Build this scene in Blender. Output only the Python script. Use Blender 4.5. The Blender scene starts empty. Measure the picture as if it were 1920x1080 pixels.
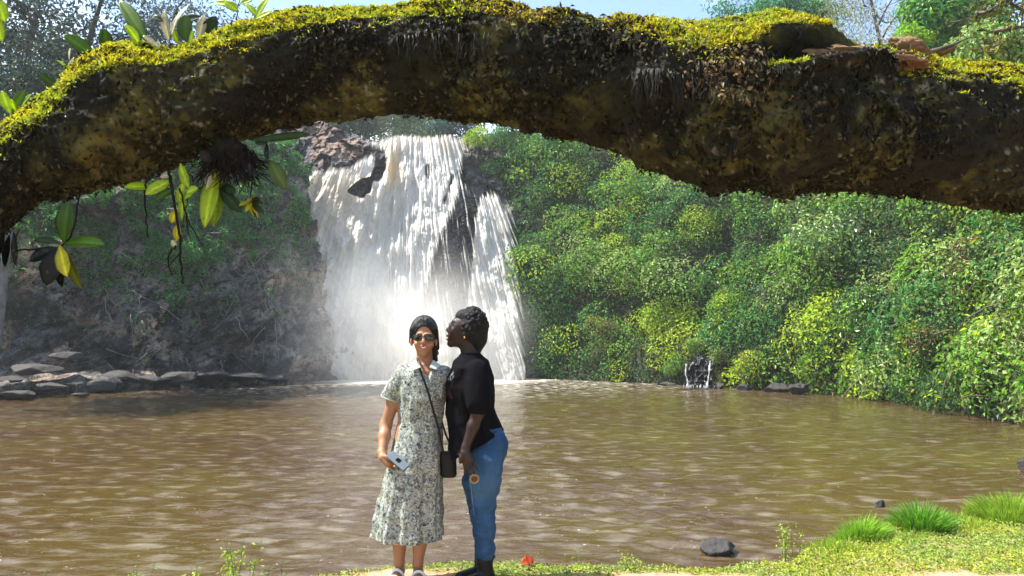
import bpy, math, random
import numpy as np
from mathutils import Vector
SC = bpy.context.scene
COL = SC.collection
R = math.radians
# ---------------------------------------------------------------- camera
F = 1400.0; CAMZ = 2.0; PITCH = math.atan(100 / F)
cam = bpy.data.cameras.new('camera'); camo = bpy.data.objects.new('camera', cam); COL.objects.link(camo)
cam.lens = 26.25; cam.sensor_width = 36; cam.clip_start = .05; cam.clip_end = 3000
camo.location = (0, 0, CAMZ); camo.rotation_euler = (math.pi / 2 + PITCH, 0, 0)
SC.camera = camo
# ---------------------------------------------------------------- sky, sun, exposure
SUN = Vector((-0.54, 0.06, 0.84)).normalized()
w = bpy.data.worlds.new('World'); SC.world = w; w.use_nodes = True
nt = w.node_tree; nt.nodes.clear()
sky = nt.nodes.new('ShaderNodeTexSky'); sky.sky_type = 'NISHITA'; sky.sun_disc = False
sky.sun_elevation = math.asin(SUN.z); sky.sun_rotation = math.atan2(SUN.x, SUN.y)
sky.air_density = 1.0; sky.dust_density = .8; sky.ozone_density = 2.2
bgn = nt.nodes.new('ShaderNodeBackground'); bgn.inputs[1].default_value = 0.115
out = nt.nodes.new('ShaderNodeOutputWorld')
tc = nt.nodes.new('ShaderNodeTexCoord'); mp = nt.nodes.new('ShaderNodeMapping'); mp.inputs['Scale'].default_value = (1.2, 1.2, 3.2)
nz = nt.nodes.new('ShaderNodeTexNoise'); nz.inputs['Scale'].default_value = 1.6; nz.inputs['Detail'].default_value = 7
rp = nt.nodes.new('ShaderNodeValToRGB'); rp.color_ramp.elements[0].position = .50; rp.color_ramp.elements[1].position = .68
mx = nt.nodes.new('ShaderNodeMixRGB'); mx.inputs[2].default_value = (7.6, 7.8, 8.2, 1)
nt.links.new(tc.outputs['Generated'], mp.inputs[0]); nt.links.new(mp.outputs[0], nz.inputs[0]); nt.links.new(nz.outputs[0], rp.inputs[0])
nt.links.new(rp.outputs[0], mx.inputs[0]); nt.links.new(sky.outputs[0], mx.inputs[1]); nt.links.new(mx.outputs[0], bgn.inputs[0])
nt.links.new(bgn.outputs[0], out.inputs[0])
sl = bpy.data.lights.new('sun', 'SUN'); sl.energy = 4.6; sl.angle = R(.55); sl.color = (1, .95, .86)
so = bpy.data.objects.new('sun', sl); COL.objects.link(so); so.rotation_euler = SUN.to_track_quat('Z', 'Y').to_euler()
SC.view_settings.view_transform = 'Standard'; SC.view_settings.look = 'None'
SC.view_settings.exposure = 1.6; SC.view_settings.gamma = 1
SC.cycles.max_bounces = 7; SC.cycles.diffuse_bounces = 3; SC.cycles.transmission_bounces = 4; SC.cycles.transparent_max_bounces = 8
SC.cycles.volume_bounces = 2; SC.cycles.volume_step_rate = 1.0; SC.cycles.volume_max_steps = 128

# ---------------------------------------------------------------- helpers
def P(px, py, Y):
    """point seen at photo pixel (px,py) of the 1920x1080 picture, Y metres ahead"""
    dx = (np.asarray(px, float) - 960) / F; du = -(np.asarray(py, float) - 540) / F
    fy = math.cos(PITCH) - du * math.sin(PITCH); fz = math.sin(PITCH) + du * math.cos(PITCH)
    return np.stack(np.broadcast_arrays(dx / fy * Y, np.asarray(Y, float) + 0 * fy, CAMZ + fz / fy * Y), -1)
def proj(p):
    x, y, z = p[..., 0], p[..., 1], p[..., 2] - CAMZ
    f = y * math.cos(PITCH) + z * math.sin(PITCH); u = -y * math.sin(PITCH) + z * math.cos(PITCH)
    return 960 + F * x / f, 540 - F * u / f
_r = np.random.RandomState(7); PERM = _r.permutation(4096); RV = _r.rand(4096)
def vn(p, seed=0):
    p = np.asarray(p, float); i = np.floor(p).astype(np.int64); f = p - i; f = f * f * (3 - 2 * f)
    def h(a, b, c): return RV[PERM[(PERM[(PERM[(a + seed * 131) & 4095] + b) & 4095] + c) & 4095]]
    r = 0
    for dx in (0, 1):
        wx = f[..., 0] if dx else 1 - f[..., 0]
        for dy in (0, 1):
            wy = f[..., 1] if dy else 1 - f[..., 1]
            for dz in (0, 1):
                wz = f[..., 2] if dz else 1 - f[..., 2]
                r = r + wx * wy * wz * h(i[..., 0] + dx, i[..., 1] + dy, i[..., 2] + dz)
    return r
def fbm(p, o=4, seed=0, ridged=False):
    p = np.asarray(p, float); a = 1.; s = 0.; t = 0.
    for k in range(o):
        v = vn(p * 2 ** k + k * 17.3, seed + k)
        if ridged: v = 1 - np.abs(2 * v - 1)
        s = s + a * v; t += a; a *= .5
    return s / t
def cells(p, size, seed, tilt=.35):
    """blocky facets: every irregular cell has its own height and tilt"""
    sh = p.shape[:-1]; q = p.reshape(-1, 3) / size; q = q + (fbm(q * 1.3, 2, seed)[:, None] - .5) * .7; rg = np.random.RandomState(seed)
    lo, hi = q.min(0) - 1, q.max(0) + 1; i0 = np.floor(q).astype(int); best = np.full(len(q), 9e9); val = np.zeros(len(q)); J = np.random.RandomState(seed).rand(4096, 7)
    for dx in (-1, 0, 1):
        for dy in (-1, 0, 1):
            for dz in (-1, 0, 1):
                c = i0 + [dx, dy, dz]; h = PERM[(PERM[(PERM[c[:, 0] & 4095] + c[:, 1]) & 4095] + c[:, 2]) & 4095]; r = J[h]; ctr = c + r[:, :3]; d = q - ctr; dd = (d ** 2).sum(1)
                m = dd < best; best[m] = dd[m]; val[m] = (r[:, 3] - .5 + tilt * 2 * (d * (r[:, 4:7] - .5)).sum(1))[m]
    return val.reshape(sh)
def sstep(x, a, b):
    t = np.clip((x - a) / (b - a), 0, 1); return t * t * (3 - 2 * t)
def inpoly(x, y, poly):
    r = np.zeros(x.shape, bool); n = len(poly)
    for i in range(n):
        x1, y1 = poly[i]; x2, y2 = poly[(i + 1) % n]
        if y1 == y2: continue
        c = ((y1 > y) != (y2 > y)) & (x < (x2 - x1) * (y - y1) / (y2 - y1) + x1); r ^= c
    return r
def polydist(x, y, poly):
    d = np.full(x.shape, 1e9); n = len(poly)
    for i in range(n):
        ax, ay = poly[i]; bx, by = poly[(i + 1) % n]; vx, vy = bx - ax, by - ay
        t = np.clip(((x - ax) * vx + (y - ay) * vy) / (vx * vx + vy * vy + 1e-9), 0, 1)
        d = np.minimum(d, np.hypot(x - ax - t * vx, y - ay - t * vy))
    return np.where(inpoly(x, y, poly), d, -d)
def nrm(v): return v / np.maximum(np.linalg.norm(v, axis=-1, keepdims=True), 1e-9)
def tag(o, label=None, cat=None, group=None, kind=None):
    if label: o['label'] = label
    if cat: o['category'] = cat
    if group: o['group'] = group
    if kind: o['kind'] = kind
    return o
def empty(name, loc=(0, 0, 0)):
    o = bpy.data.objects.new(name, None); COL.objects.link(o); o.location = loc; o.empty_display_size = .1; return o
def mesh(name, verts, faces, mat, parent=None, smooth=True, col=None, mats=None, fmat=None):
    """faces: (n,k) array or list of arrays"""
    verts = np.asarray(verts, np.float32).reshape(-1, 3); me = bpy.data.meshes.new(name)
    fl = faces if isinstance(faces, list) else [faces]
    fl = [np.asarray(f, np.int32) for f in fl if len(f)]
    me.vertices.add(len(verts)); me.vertices.foreach_set('co', verts.ravel())
    tot = np.concatenate([np.full(len(f), f.shape[1], np.int32) for f in fl]); idx = np.concatenate([f.ravel() for f in fl])
    me.loops.add(len(idx)); me.loops.foreach_set('vertex_index', idx)
    me.polygons.add(len(tot)); st = np.concatenate([[0], np.cumsum(tot)[:-1]]).astype(np.int32)
    me.polygons.foreach_set('loop_start', st); me.polygons.foreach_set('loop_total', tot)
    me.update(calc_edges=True); me.validate()
    me.polygons.foreach_set('use_smooth', np.full(len(me.polygons), smooth, bool))
    if col is not None:
        a = me.color_attributes.new('Col', 'FLOAT_COLOR', 'POINT'); c = np.ones((len(verts), 4), np.float32); c[:, :3] = col
        a.data.foreach_set('color', c.ravel())
    for m in (mats or [mat]): me.materials.append(m)
    o = bpy.data.objects.new(name, me); COL.objects.link(o)
    if parent is not None:
        o.parent = parent; o.matrix_parent_inverse.identity()
        o.location = tuple(-c for c in parent.location) if parent.type == 'EMPTY' else (0, 0, 0)
    return o
def grid(nu, nv, wrap=False):
    i = np.arange(nu - 1)[:, None] * nv; j = np.arange(nv if wrap else nv - 1)[None, :]; j2 = (j + 1) % nv
    return np.stack([i + j, i + nv + j, i + nv + j2, i + j2], -1).reshape(-1, 4)
def tube(pts, rad, n=8, twist=0.):
    pts = np.asarray(pts, float); rad = np.broadcast_to(rad, len(pts)); t = nrm(np.gradient(pts, axis=0))
    up = np.array([.13, .21, 1.]); a = np.cross(t, up); bad = np.linalg.norm(a, axis=1) < .15; a[bad] = np.cross(t[bad], [1, .1, 0]); a = nrm(a); b = np.cross(t, a)
    th = np.linspace(0, 2 * math.pi, n, endpoint=False)
    v = pts[:, None] + rad[:, None, None] * (a[:, None] * np.cos(th)[None, :, None] + b[:, None] * np.sin(th)[None, :, None])
    f = grid(len(pts), n, True); v = v.reshape(-1, 3)
    c = len(v); v = np.vstack([v, pts[:1], pts[-1:]])
    k = np.arange(n); k2 = (k + 1) % n; e = (len(pts) - 1) * n
    cap = np.concatenate([np.stack([k, k2, np.full(n, c)], -1), np.stack([e + k2, e + k, np.full(n, c + 1)], -1)])
    return v, [f, cap]
class MB:
    def __init__(s): s.v = []; s.f = {}; s.n = 0; s.c = []
    def add(s, v, fl, col=None):
        fl = fl if isinstance(fl, list) else [fl]; v = np.asarray(v, float).reshape(-1, 3)
        for f in fl:
            f = np.asarray(f)
            if len(f): s.f.setdefault(f.shape[1], []).append(f + s.n)
        s.v.append(v); s.n += len(v)
        s.c.append(np.broadcast_to(np.asarray(col if col is not None else (1, 1, 1), float), (len(v), 3))); return s
    def build(s, name, mat, parent=None, smooth=True, **k):
        return mesh(name, np.vstack(s.v), [np.concatenate(f) for f in s.f.values()], mat, parent, smooth, col=np.vstack(s.c), **k)
def catmull(p, n):
    p = np.asarray(p, float); m = len(p); s = np.linspace(0, m - 1, n); i = np.clip(s.astype(int), 0, m - 2); t = (s - i)[:, None]
    q = np.vstack([2 * p[0] - p[1], p, 2 * p[-1] - p[-2]]); a, b, c, d = q[i], q[i + 1], q[i + 2], q[i + 3]
    return .5 * (2 * b + (c - a) * t + (2 * a - 5 * b + 4 * c - d) * t ** 2 + (3 * b - 3 * c + d - a) * t ** 3)
# ---------------------------------------------------------------- materials
def mat(name, col=(.5, .5, .5), rough=.8, spec=.3, noise=None, bump=None, attr=False, trans=0., metal=0., nmap=(1, 1, 1), extra=None):
    """noise: (scale, colour2, lo, hi) list ; bump: (scale, strength, dist)"""
    m = bpy.data.materials.new(name); m.use_nodes = True; t = m.node_tree; N = t.nodes; L = t.links
    b = N['Principled BSDF']; b.inputs['Roughness'].default_value = rough; b.inputs['Specular IOR Level'].default_value = spec; b.inputs['Metallic'].default_value = metal
    tcn = N.new('ShaderNodeTexCoord'); mpn = N.new('ShaderNodeMapping'); mpn.inputs['Scale'].default_value = nmap; L.new(tcn.outputs['Object'], mpn.inputs[0])
    if attr:
        a = N.new('ShaderNodeAttribute'); a.attribute_name = 'Col'; cur = a.outputs['Color']
    else:
        c = N.new('ShaderNodeRGB'); c.outputs[0].default_value = (*col, 1); cur = c.outputs[0]
    for k, (sc, c2, lo, hi) in enumerate(noise or []):
        n = N.new('ShaderNodeTexNoise'); n.inputs['Scale'].default_value = sc; n.inputs['Detail'].default_value = 6; n.inputs['Roughness'].default_value = .62
        L.new(mpn.outputs[0], n.inputs[0]); r = N.new('ShaderNodeMapRange'); r.inputs[1].default_value = lo; r.inputs[2].default_value = hi
        L.new(n.outputs[0], r.inputs[0]); x = N.new('ShaderNodeMixRGB'); x.inputs[2].default_value = (*c2, 1)
        L.new(r.outputs[0], x.inputs[0]); L.new(cur, x.inputs[1]); cur = x.outputs[0]
    L.new(cur, b.inputs['Base Color'])
    if bump:
        prev = None
        for sc, st, di in (bump if isinstance(bump, list) else [bump]):
            n = N.new('ShaderNodeTexNoise'); n.inputs['Scale'].default_value = sc; n.inputs['Detail'].default_value = 6; L.new(mpn.outputs[0], n.inputs[0])
            u = N.new('ShaderNodeBump'); u.inputs['Strength'].default_value = st; u.inputs['Distance'].default_value = di
            L.new(n.outputs[0], u.inputs['Height'])
            if prev: L.new(prev, u.inputs['Normal'])
            prev = u.outputs[0]
        L.new(prev, b.inputs['Normal'])
    if trans:
        tr = N.new('ShaderNodeBsdfTranslucent'); L.new(cur, tr.inputs[0]); ms = N.new('ShaderNodeMixShader'); ms.inputs[0].default_value = trans
        L.new(b.outputs[0], ms.inputs[1]); L.new(tr.outputs[0], ms.inputs[2]); L.new(ms.outputs[0], N['Material Output'].inputs[0])
    return m
M = {}
M['leaf'] = mat('leaf', attr=True, rough=.5, spec=.35, trans=.45)
M['leaf_glossy'] = mat('leaf_glossy', attr=True, rough=.32, spec=.5, trans=.3)
M['bigleaf'] = mat('big_leaf', attr=True, rough=.4, spec=.4, trans=.55, noise=[(60, (.10, .16, .01), .55, .8)])
M['bark_grey'] = mat('bark_grey', (.12, .10, .08), .9, .2, noise=[(9, (.05, .04, .03), .4, .6)], bump=(30, .6, .02))
M['bark_pale'] = mat('bark_pale', (.15, .145, .135), .9, .2, noise=[(5, (.07, .065, .06), .45, .65)], bump=(20, .5, .01))
M['root'] = mat('root', (.010, .008, .006), .9, .12, noise=[(40, (.022, .017, .012), .5, .7)])

def leaves(pts, nor, length, width, col, rng, jit=.5, droop=.2, bend=.25):
    """one small bent blade (4 vertices, 2 triangles) per point"""
    n = len(pts); nor = nrm(nor + rng.normal(0, jit, (n, 3))); d = rng.normal(0, 1, (n, 3)); d[:, 2] -= droop * 2
    d = nrm(d - nor * np.sum(d * nor, 1, keepdims=True)); s = np.cross(nor, d)
    L_ = (np.broadcast_to(length, n) * rng.uniform(.45, 1.55, n))[:, None]; W_ = (np.broadcast_to(width, n) * rng.uniform(.7, 1.2, n))[:, None]
    v = np.stack([pts, pts + d * L_ * .5 + s * W_ * .5 + nor * L_ * bend * .4, pts + d * L_ - nor * L_ * bend * .5, pts + d * L_ * .5 - s * W_ * .5 + nor * L_ * bend * .4], 1).reshape(-1, 3)
    k = np.arange(n)[:, None] * 4; f = np.concatenate([k + [0, 1, 2], k + [0, 2, 3]])
    return v, f, np.repeat(col, 4, axis=0)
def leafcol(n, base, rng, var=.25, alt=None, pa=.1):
    c = np.asarray(base)[None] * (1 + rng.normal(0, var, (n, 1))).clip(.35, 2.) * (1 + rng.normal(0, .08, (n, 3)))
    if alt is not None:
        m = rng.rand(n) < pa; c[m] = np.asarray(alt) * rng.uniform(.7, 1.2, (m.sum(), 1))
    return c.clip(.003, .8)
GREEN = dict(mid=(.14, .29, .025), yel=(.34, .46, .02), dark=(.035, .10, .022), blue=(.055, .185, .035), pale=(.25, .36, .10), olive=(.18, .22, .035), brown=(.15, .09, .035))
# ---------------------------------------------------------------- near bank
CX = [-60, -6, -1.9, -1.55, -1.15, -.8, 0, 1.2, 1.85, 2.15, 2.7, 3.6, 4.8, 8, 14, 40]
CY = [4.0, 4.15, 4.3, 4.5, 4.85, 5.08, 5.05, 5.0, 5.1, 5.5, 5.85, 6.3, 7.0, 8.6, 11, 14]
def ground_z(x, y):
    c = np.interp(x, CX, CY) + .12 * (fbm(np.stack([x * 3, y * 0, x * 0], -1), 3, 5) - .5)
    z = .53 + .05 * (fbm(np.stack([x * 1.5, y * 1.5, 0 * x], -1), 3, 9) - .5) + .03 * (fbm(np.stack([x * 9, y * 9, 0 * x], -1), 2, 4) - .5)
    z = z + .05 * np.exp(-((x + .55) / .5) ** 2) * 0
    z = z + .012 * np.clip(x - 2, 0, 6) * 0
    d = y - c
    return z - 1.9 * sstep(d, -.10, 1.3) - 1.2 * sstep(d, 1.3, 5)
gx = np.concatenate([np.linspace(-60, -8, 14)[:-1], np.linspace(-8, -3, 40)[:-1], np.linspace(-3, 6, 420), np.linspace(6, 40, 60)[1:]])
gy = np.concatenate([np.linspace(-60, 0, 14)[:-1], np.linspace(0, 4, 60)[:-1], np.linspace(4, 8.5, 260), np.linspace(8.5, 60, 40)[1:]])
GX, GY = np.meshgrid(gx, gy, indexing='ij')
gv = np.stack([GX, GY, ground_z(GX, GY)], -1)
def path_mask(x, y):   # bare trodden earth
    n = fbm(np.stack([x * 2.2, y * 2.2, 0 * x], -1), 4, 21)
    p = np.exp(-((x + .62) / .42) ** 2) * sstep(y, 5.1, 4.8) * 1.6
    q = sstep(y, 4.97, 4.80) * sstep(x, -.2, .2) * 1.1 * (1 - .8 * np.exp(-((x - 2.0) / .35) ** 2))
    return np.clip(p + q + (n - .58) * 2.0, 0, 1)
pm = path_mask(GX, GY)[..., None]
gc = np.array([.16, .17, .05]) * (1 - pm) + np.array([.40, .235, .155]) * pm
gc = gc * (.8 + .4 * fbm(np.stack([GX * 14, GY * 14, 0 * GX], -1), 3, 2))[..., None]
gc = np.where((GY > np.interp(GX, CX, CY) + .25)[..., None], np.array([.09, .06, .035]), gc)
M['ground'] = mat('ground', attr=True, rough=.95, spec=.15, noise=[(30, (.10, .07, .045), .60, .85)], bump=[(18, .5, .03), (90, .5, .008)])
tag(mesh('ground', gv.reshape(-1, 3), grid(len(gx), len(gy))[:, ::-1], M['ground'], col=gc.reshape(-1, 3)), kind='structure')

# ---------------------------------------------------------------- water surface
nr, nc = 520, 620
pyr = np.linspace(1500, 672, nr - 6); Dr = (CAMZ * F / (pyr - 640)); Dr = np.concatenate([[0.5, 1.2, 2.0], Dr, [95, 110, 140]][0:3] if False else [[.6, 1.4, 2.3], Dr, [92, 96, 100]])
an = np.linspace(R(-72), R(72), nc)
AX = np.tan(an[None, :] * .82) * Dr[:, None]; AY = np.repeat(Dr[:, None], nc, 1)
def wave(x, y):
    h = 0; rr = np.random.RandomState(3)
    wp = 1.1 * (fbm(np.stack([x * .35, y * .35, 0 * x], -1), 2, 40) - .5)
    for k in range(16):
        lam = 1.5 * .85 ** k; a = rr.normal(R(95), .38); ph = rr.rand() * 6.28; q = 6.283 / lam
        h = h + lam * (.0036 + .0052 * (lam < .5)) * np.sin(q * ((x + wp) * math.cos(a) + (y + wp) * math.sin(a)) + ph + 1.5 * wp)
    n = fbm(np.stack([x * 1.6, y * 4.0, 0 * x], -1), 3, 31) - .5
    m = .45 + 1.1 * fbm(np.stack([x * .3, y * .22, 0 * x], -1), 3, 33)
    return (h + .02 * n) * m
wz = wave(AX, AY) * 1.35
wv = np.stack([AX, AY, wz], -1)
def water_mat():
    m = bpy.data.materials.new('river_water'); m.use_nodes = True; t = m.node_tree; N = t.nodes; L = t.links; b = N['Principled BSDF']
    b.inputs['Roughness'].default_value = .07; b.inputs['IOR'].default_value = 1.33; b.inputs['Specular IOR Level'].default_value = .5
    g = N.new('ShaderNodeTexCoord')
    def noise(sc, mp, det=5, lo=.4, hi=.6):
        q = N.new('ShaderNodeMapping'); q.inputs['Scale'].default_value = mp; L.new(g.outputs['Object'], q.inputs[0])
        n = N.new('ShaderNodeTexNoise'); n.inputs['Scale'].default_value = sc; n.inputs['Detail'].default_value = det; L.new(q.outputs[0], n.inputs[0])
        r = N.new('ShaderNodeMapRange'); r.inputs[1].default_value = lo; r.inputs[2].default_value = hi; L.new(n.outputs[0], r.inputs[0]); return n.outputs[0], r.outputs[0]
    # muddy colour patches
    _, f1 = noise(.35, (1, 1, 1), 3, .35, .65)
    x1 = N.new('ShaderNodeMixRGB'); x1.inputs[1].default_value = (.048, .025, .0085, 1); x1.inputs[2].default_value = (.064, .044, .010, 1); L.new(f1, x1.inputs[0])
    a = N.new('ShaderNodeAttribute'); a.attribute_name = 'Col'; sp = N.new('ShaderNodeSeparateColor'); L.new(a.outputs['Color'], sp.inputs[0])
    # foam: stringy near the fall, sparse specks elsewhere; Col.r = foam density
    _, f2 = noise(2.3, (1, 2.4, 1), 8, .50, .72)
    mm = N.new('ShaderNodeMath'); mm.operation = 'MULTIPLY'; L.new(f2, mm.inputs[0]); L.new(sp.outputs[0], mm.inputs[1])
    s1, _ = noise(26, (1, 1.5, 1), 2)
    th = N.new('ShaderNodeMapRange'); th.inputs[1].default_value = .70; th.inputs[2].default_value = .76; th.inputs[4].default_value = .75; L.new(s1, th.inputs[0])
    _, pat = noise(1.1, (1, 1.6, 1), 3, .45, .60)
    sm = N.new('ShaderNodeMath'); sm.operation = 'MULTIPLY'; L.new(th.outputs[0], sm.inputs[0]); L.new(pat, sm.inputs[1])
    ad = N.new('ShaderNodeMath'); ad.operation = 'ADD'; ad.use_clamp = True; L.new(mm.outputs[0], ad.inputs[0]); L.new(sm.outputs[0], ad.inputs[1])
    ad2 = N.new('ShaderNodeMath'); ad2.operation = 'ADD'; ad2.use_clamp = True; L.new(ad.outputs[0], ad2.inputs[0]); L.new(sp.outputs[1], ad2.inputs[1])
    x2 = N.new('ShaderNodeMixRGB'); x2.inputs[2].default_value = (.72, .68, .60, 1); L.new(x1.outputs[0], x2.inputs[1]); L.new(ad2.outputs[0], x2.inputs[0])
    L.new(x2.outputs[0], b.inputs['Base Color'])
    rr_ = N.new('ShaderNodeMapRange'); rr_.inputs[3].default_value = .07; rr_.inputs[4].default_value = .7; L.new(ad2.outputs[0], rr_.inputs[0]); L.new(rr_.outputs[0], b.inputs['Roughness'])
    prev = None
    for sc, mp_, st, di in ((3.0, (1, 1.9, 1), .4, .05), (8, (1, 1.7, 1), .55, .024), (22, (1, 1.4, 1), .5, .008)):
        o, _ = noise(sc, mp_, 3); u = N.new('ShaderNodeBump'); u.inputs['Strength'].default_value = st; u.inputs['Distance'].default_value = di
        L.new(o, u.inputs['Height'])
        if prev: L.new(prev, u.inputs['Normal'])
        prev = u.outputs[0]
    L.new(prev, b.inputs['Normal']); return m
M['water'] = water_mat()
dfall = np.hypot((AX + 4.2) / 6.2, (AY - 40.5) / 5.5)
foam = sstep(dfall, 3.4, .9) * .95 + .12
solid = sstep(dfall, 1.25, .75) * .75
shore = sstep(AY, 33, 37) * sstep(AX, -2, 2) * .5
wc = np.stack([np.clip(foam + shore, 0, 1), solid, 0 * foam], -1)
tag(mesh('water', wv.reshape(-1, 3), grid(nr, nc)[:, ::-1], M['water'], col=wc.reshape(-1, 3)), 'brown rippled river pool below the waterfall', None, kind='structure')

# ---------------------------------------------------------------- slopes along the pool
def poly_curve(pts, n):
    p = np.asarray(pts, float); d = np.concatenate([[0], np.cumsum(np.hypot(*np.diff(p[:, :2], axis=0).T))]); s = np.linspace(0, d[-1], n)
    return np.stack([np.interp(s, d, p[:, k]) for k in range(p.shape[1])], -1), s
# x, y, nx, ny, height, width
RB = [(0.3, 40.6, -.38, .92, 14.3, 7), (2, 39.6, -.1, 1, 14.5, 7), (4.3, 38, .2, .98, 14.5, 7.5), (8.6, 34, .6, .8, 13.5, 7.5), (11.6, 29.5, .85, .5, 12.5, 7), (12.6, 24, .97, .25, 10.5, 6), (12.3, 18, 1, .08, 9.5, 6), (13.0, 11, 1, 0, 8.5, 6), (15, 2, 1, -.1, 8, 6), (17, -12, 1, -.2, 7, 6)]
rb, rs = poly_curve(RB, 420)
def rslope(s, t, out=0.):
    """s metres along the bank, t 0..1 up the slope, >1 plateau"""
    q = np.stack([np.interp(s, rs, rb[:, k]) for k in range(6)], -1)
    H, Wd = q[..., 4], q[..., 5]; tc_ = np.clip(t, 0, 1); ex = np.clip(t - 1, 0, 99)
    off = Wd * tc_ ** 1.15 + ex * 12; z = -1.0 + (H + 1.0) * tc_ ** .92 + ex * .5
    p = np.stack([q[..., 0] + q[..., 2] * off, q[..., 1] + q[..., 3] * off, z], -1)
    lump = (fbm(p * .33, 3, 50) - .5) * 2.4 + (fbm(p * .9, 3, 55) - .5) * .9
    nn = nrm(np.stack([-q[..., 2] * .8, -q[..., 3] * .8, .6 + 0 * s], -1))
    damp = np.clip(t * 6, .15, 1)
    return p + nn * (lump * damp + out)[..., None], nn
S_, T_ = np.meshgrid(np.linspace(0, rs[-1], 420), np.concatenate([np.linspace(0, 1, 120), 1 + np.linspace(.03, 9, 22)]), indexing='ij')
hv, _ = rslope(S_, T_)
M['soil'] = mat('soil', (.035, .045, .018), .95, .1, noise=[(1.2, (.07, .045, .025), .5, .7), (7, (.02, .03, .012), .45, .6)], bump=(6, .8, .15))
tag(mesh('hillside', hv.reshape(-1, 3), grid(*S_.shape), M['soil']), kind='structure')
LB = [(-8.5, 39.9, -.86, .5, 13.5, 5.4), (-9.3, 37.2, -.92, .4, 13.5, 5.8), (-11.5, 34, -.85, .5, 13.6, 5.4), (-14.6, 31, -.78, .62, 13.5, 6), (-17.8, 26.5, -.88, .46, 12.5, 7), (-20, 18, -1, .1, 12, 8), (-22, 8, -1, 0, 11, 8), (-24, -8, -1, 0, 10, 8)]
lb, ls = poly_curve(LB, 400)
def lslope(s, t, out=0., rock=True):
    q = np.stack([np.interp(s, ls, lb[:, k]) for k in range(6)], -1); H, Wd = q[..., 4], q[..., 5]
    tc_ = np.clip(t, 0, 1); ex = np.clip(t - 1, 0, 99); shelf = np.interp(s, [0, 3, 6, 12, 20, 40], [0, .5, 1.6, 3.0, 5.5, 6])
    off = shelf * sstep(tc_, .088, .112) + Wd * tc_ ** 1.25 + ex * 12 + 2.0 * sstep(tc_, .10, .17) * sstep(s, 11, 15) - 2.2 * sstep(tc_, .22, .34) * sstep(s, 11, 15)
    z = -1.0 + (H + 1.0) * tc_ + ex * .6
    p = np.stack([q[..., 0] + q[..., 2] * off, q[..., 1] + q[..., 3] * off, z], -1)
    nn = nrm(np.stack([-q[..., 2], -q[..., 3], .35 + 0 * s], -1))
    if rock:
        r1 = fbm(p * np.array([.22, .22, .3]), 3, 60); r2 = fbm(np.stack([p[..., 0] * .7 + p[..., 2] * .35, p[..., 1] * .7, p[..., 2] * .9 - p[..., 0] * .3], -1), 4, 63, True)
        r3 = fbm(p * 2.6, 3, 66, True)
        pd = np.stack([p[..., 0] * .8 + p[..., 2] * .5, p[..., 1], p[..., 2] * .8 - p[..., 0] * .5], -1) * np.array([.55, 1, 1])
        d = (r1 - .5) * 2.8 + (r2 - .5) * 1.0 + (r3 - .5) * .35 + cells(pd, 1.9, 5, .9) * 1.25 + cells(pd, .7, 6, .9) * .42
        d = d * np.interp(s, [0, 4, 9], [.45, .6, 1]) * np.clip(t * 7, .25, 1) * np.clip(2.2 - t, .2, 1)
    else: d = 0 * s
    return p + nn * (d + out)[..., None], nn
S2, T2 = np.meshgrid(np.linspace(0, ls[-1], 520), np.concatenate([np.linspace(0, 1, 260), 1 + np.linspace(.03, 9, 22)]), indexing='ij')
cv, _ = lslope(S2, T2)
px_, py_ = proj(cv)
k1 = fbm(cv * .45, 4, 70); k2 = fbm(cv * 1.7, 3, 72)
cc = np.array([.165, .155, .140]) * (.35 + 1.2 * k2)[..., None]
oc = (sstep(k1, .53, .64) * .7)[..., None]; cc = cc * (1 - oc) + np.array([.26, .18, .12]) * oc * (.6 + .8 * k2)[..., None]
cq = np.stack([cv[..., 0] * .44 + cv[..., 2] * .275, cv[..., 1] * .8, cv[..., 2] * .8 - cv[..., 0] * .5], -1); c1 = cells(cq, 1.5, 15, 0); c2 = cells(cq, .55, 16, 0)
cc = cc * (1 + 1.5 * c1 + 1.1 * c2)[..., None].clip(.15, 2.4) * np.array([1.05, 1., .96]) ** (4 * c1)[..., None]
wet = (sstep(cv[..., 2], 1.3, .2))[..., None]; cc = cc * (1 - .5 * wet)
M['cliff'] = mat('cliff_rock', attr=True, rough=.8, spec=.3, noise=[(2.6, (.016, .016, .018), .47, .60), (7, (.03, .03, .03), .52, .64), (11, (.36, .34, .32), .58, .78)], bump=[(2.2, .9, .35), (9, .9, .09), (32, .6, .02)])  # near-black noise tones paint crevice shade into the rock colour
tag(mesh('cliff', cv.reshape(-1, 3), grid(*S2.shape)[:, ::-1], M['cliff'], col=cc.reshape(-1, 3)), kind='structure')

# ---------------------------------------------------------------- rock face carrying the fall and the fall itself
def fallY(px, py):
    v = np.clip((714 - py) / 450, -.1, 1.4); Y = 40.7 + 6.0 * np.abs(v) ** 1.25 * np.sign(v)
    Y = Y - 1.6 * np.exp(-((px - 640) / 60) ** 2 - ((py - 300) / 60) ** 2) + 1.2 * sstep(py, 345, 300) * sstep(px, 700, 600) * 0
    Y = Y - .8 * np.exp(-((px - 850) / 55) ** 2 - ((py - 430) / 110) ** 2)
    return Y
TOPX = [440, 520, 560, 600, 640, 665, 690, 720, 760, 800, 850, 880, 920, 1020]; TOPY = [240, 225, 222, 226, 244, 252, 262, 264, 259, 258, 258, 262, 250, 240]
U, V = np.meshgrid(np.linspace(450, 1010, 420), np.linspace(0, 1, 420), indexing='ij')
top = np.interp(U, TOPX, TOPY); PY = top + (724 - top) * V
rp0 = P(U, PY, fallY(U, PY))
rn = (fbm(rp0 * np.array([.5, .5, .35]), 4, 80, True) - .5) * 2.2 + (fbm(rp0 * 1.6, 4, 84, True) - .5) * .9
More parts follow.
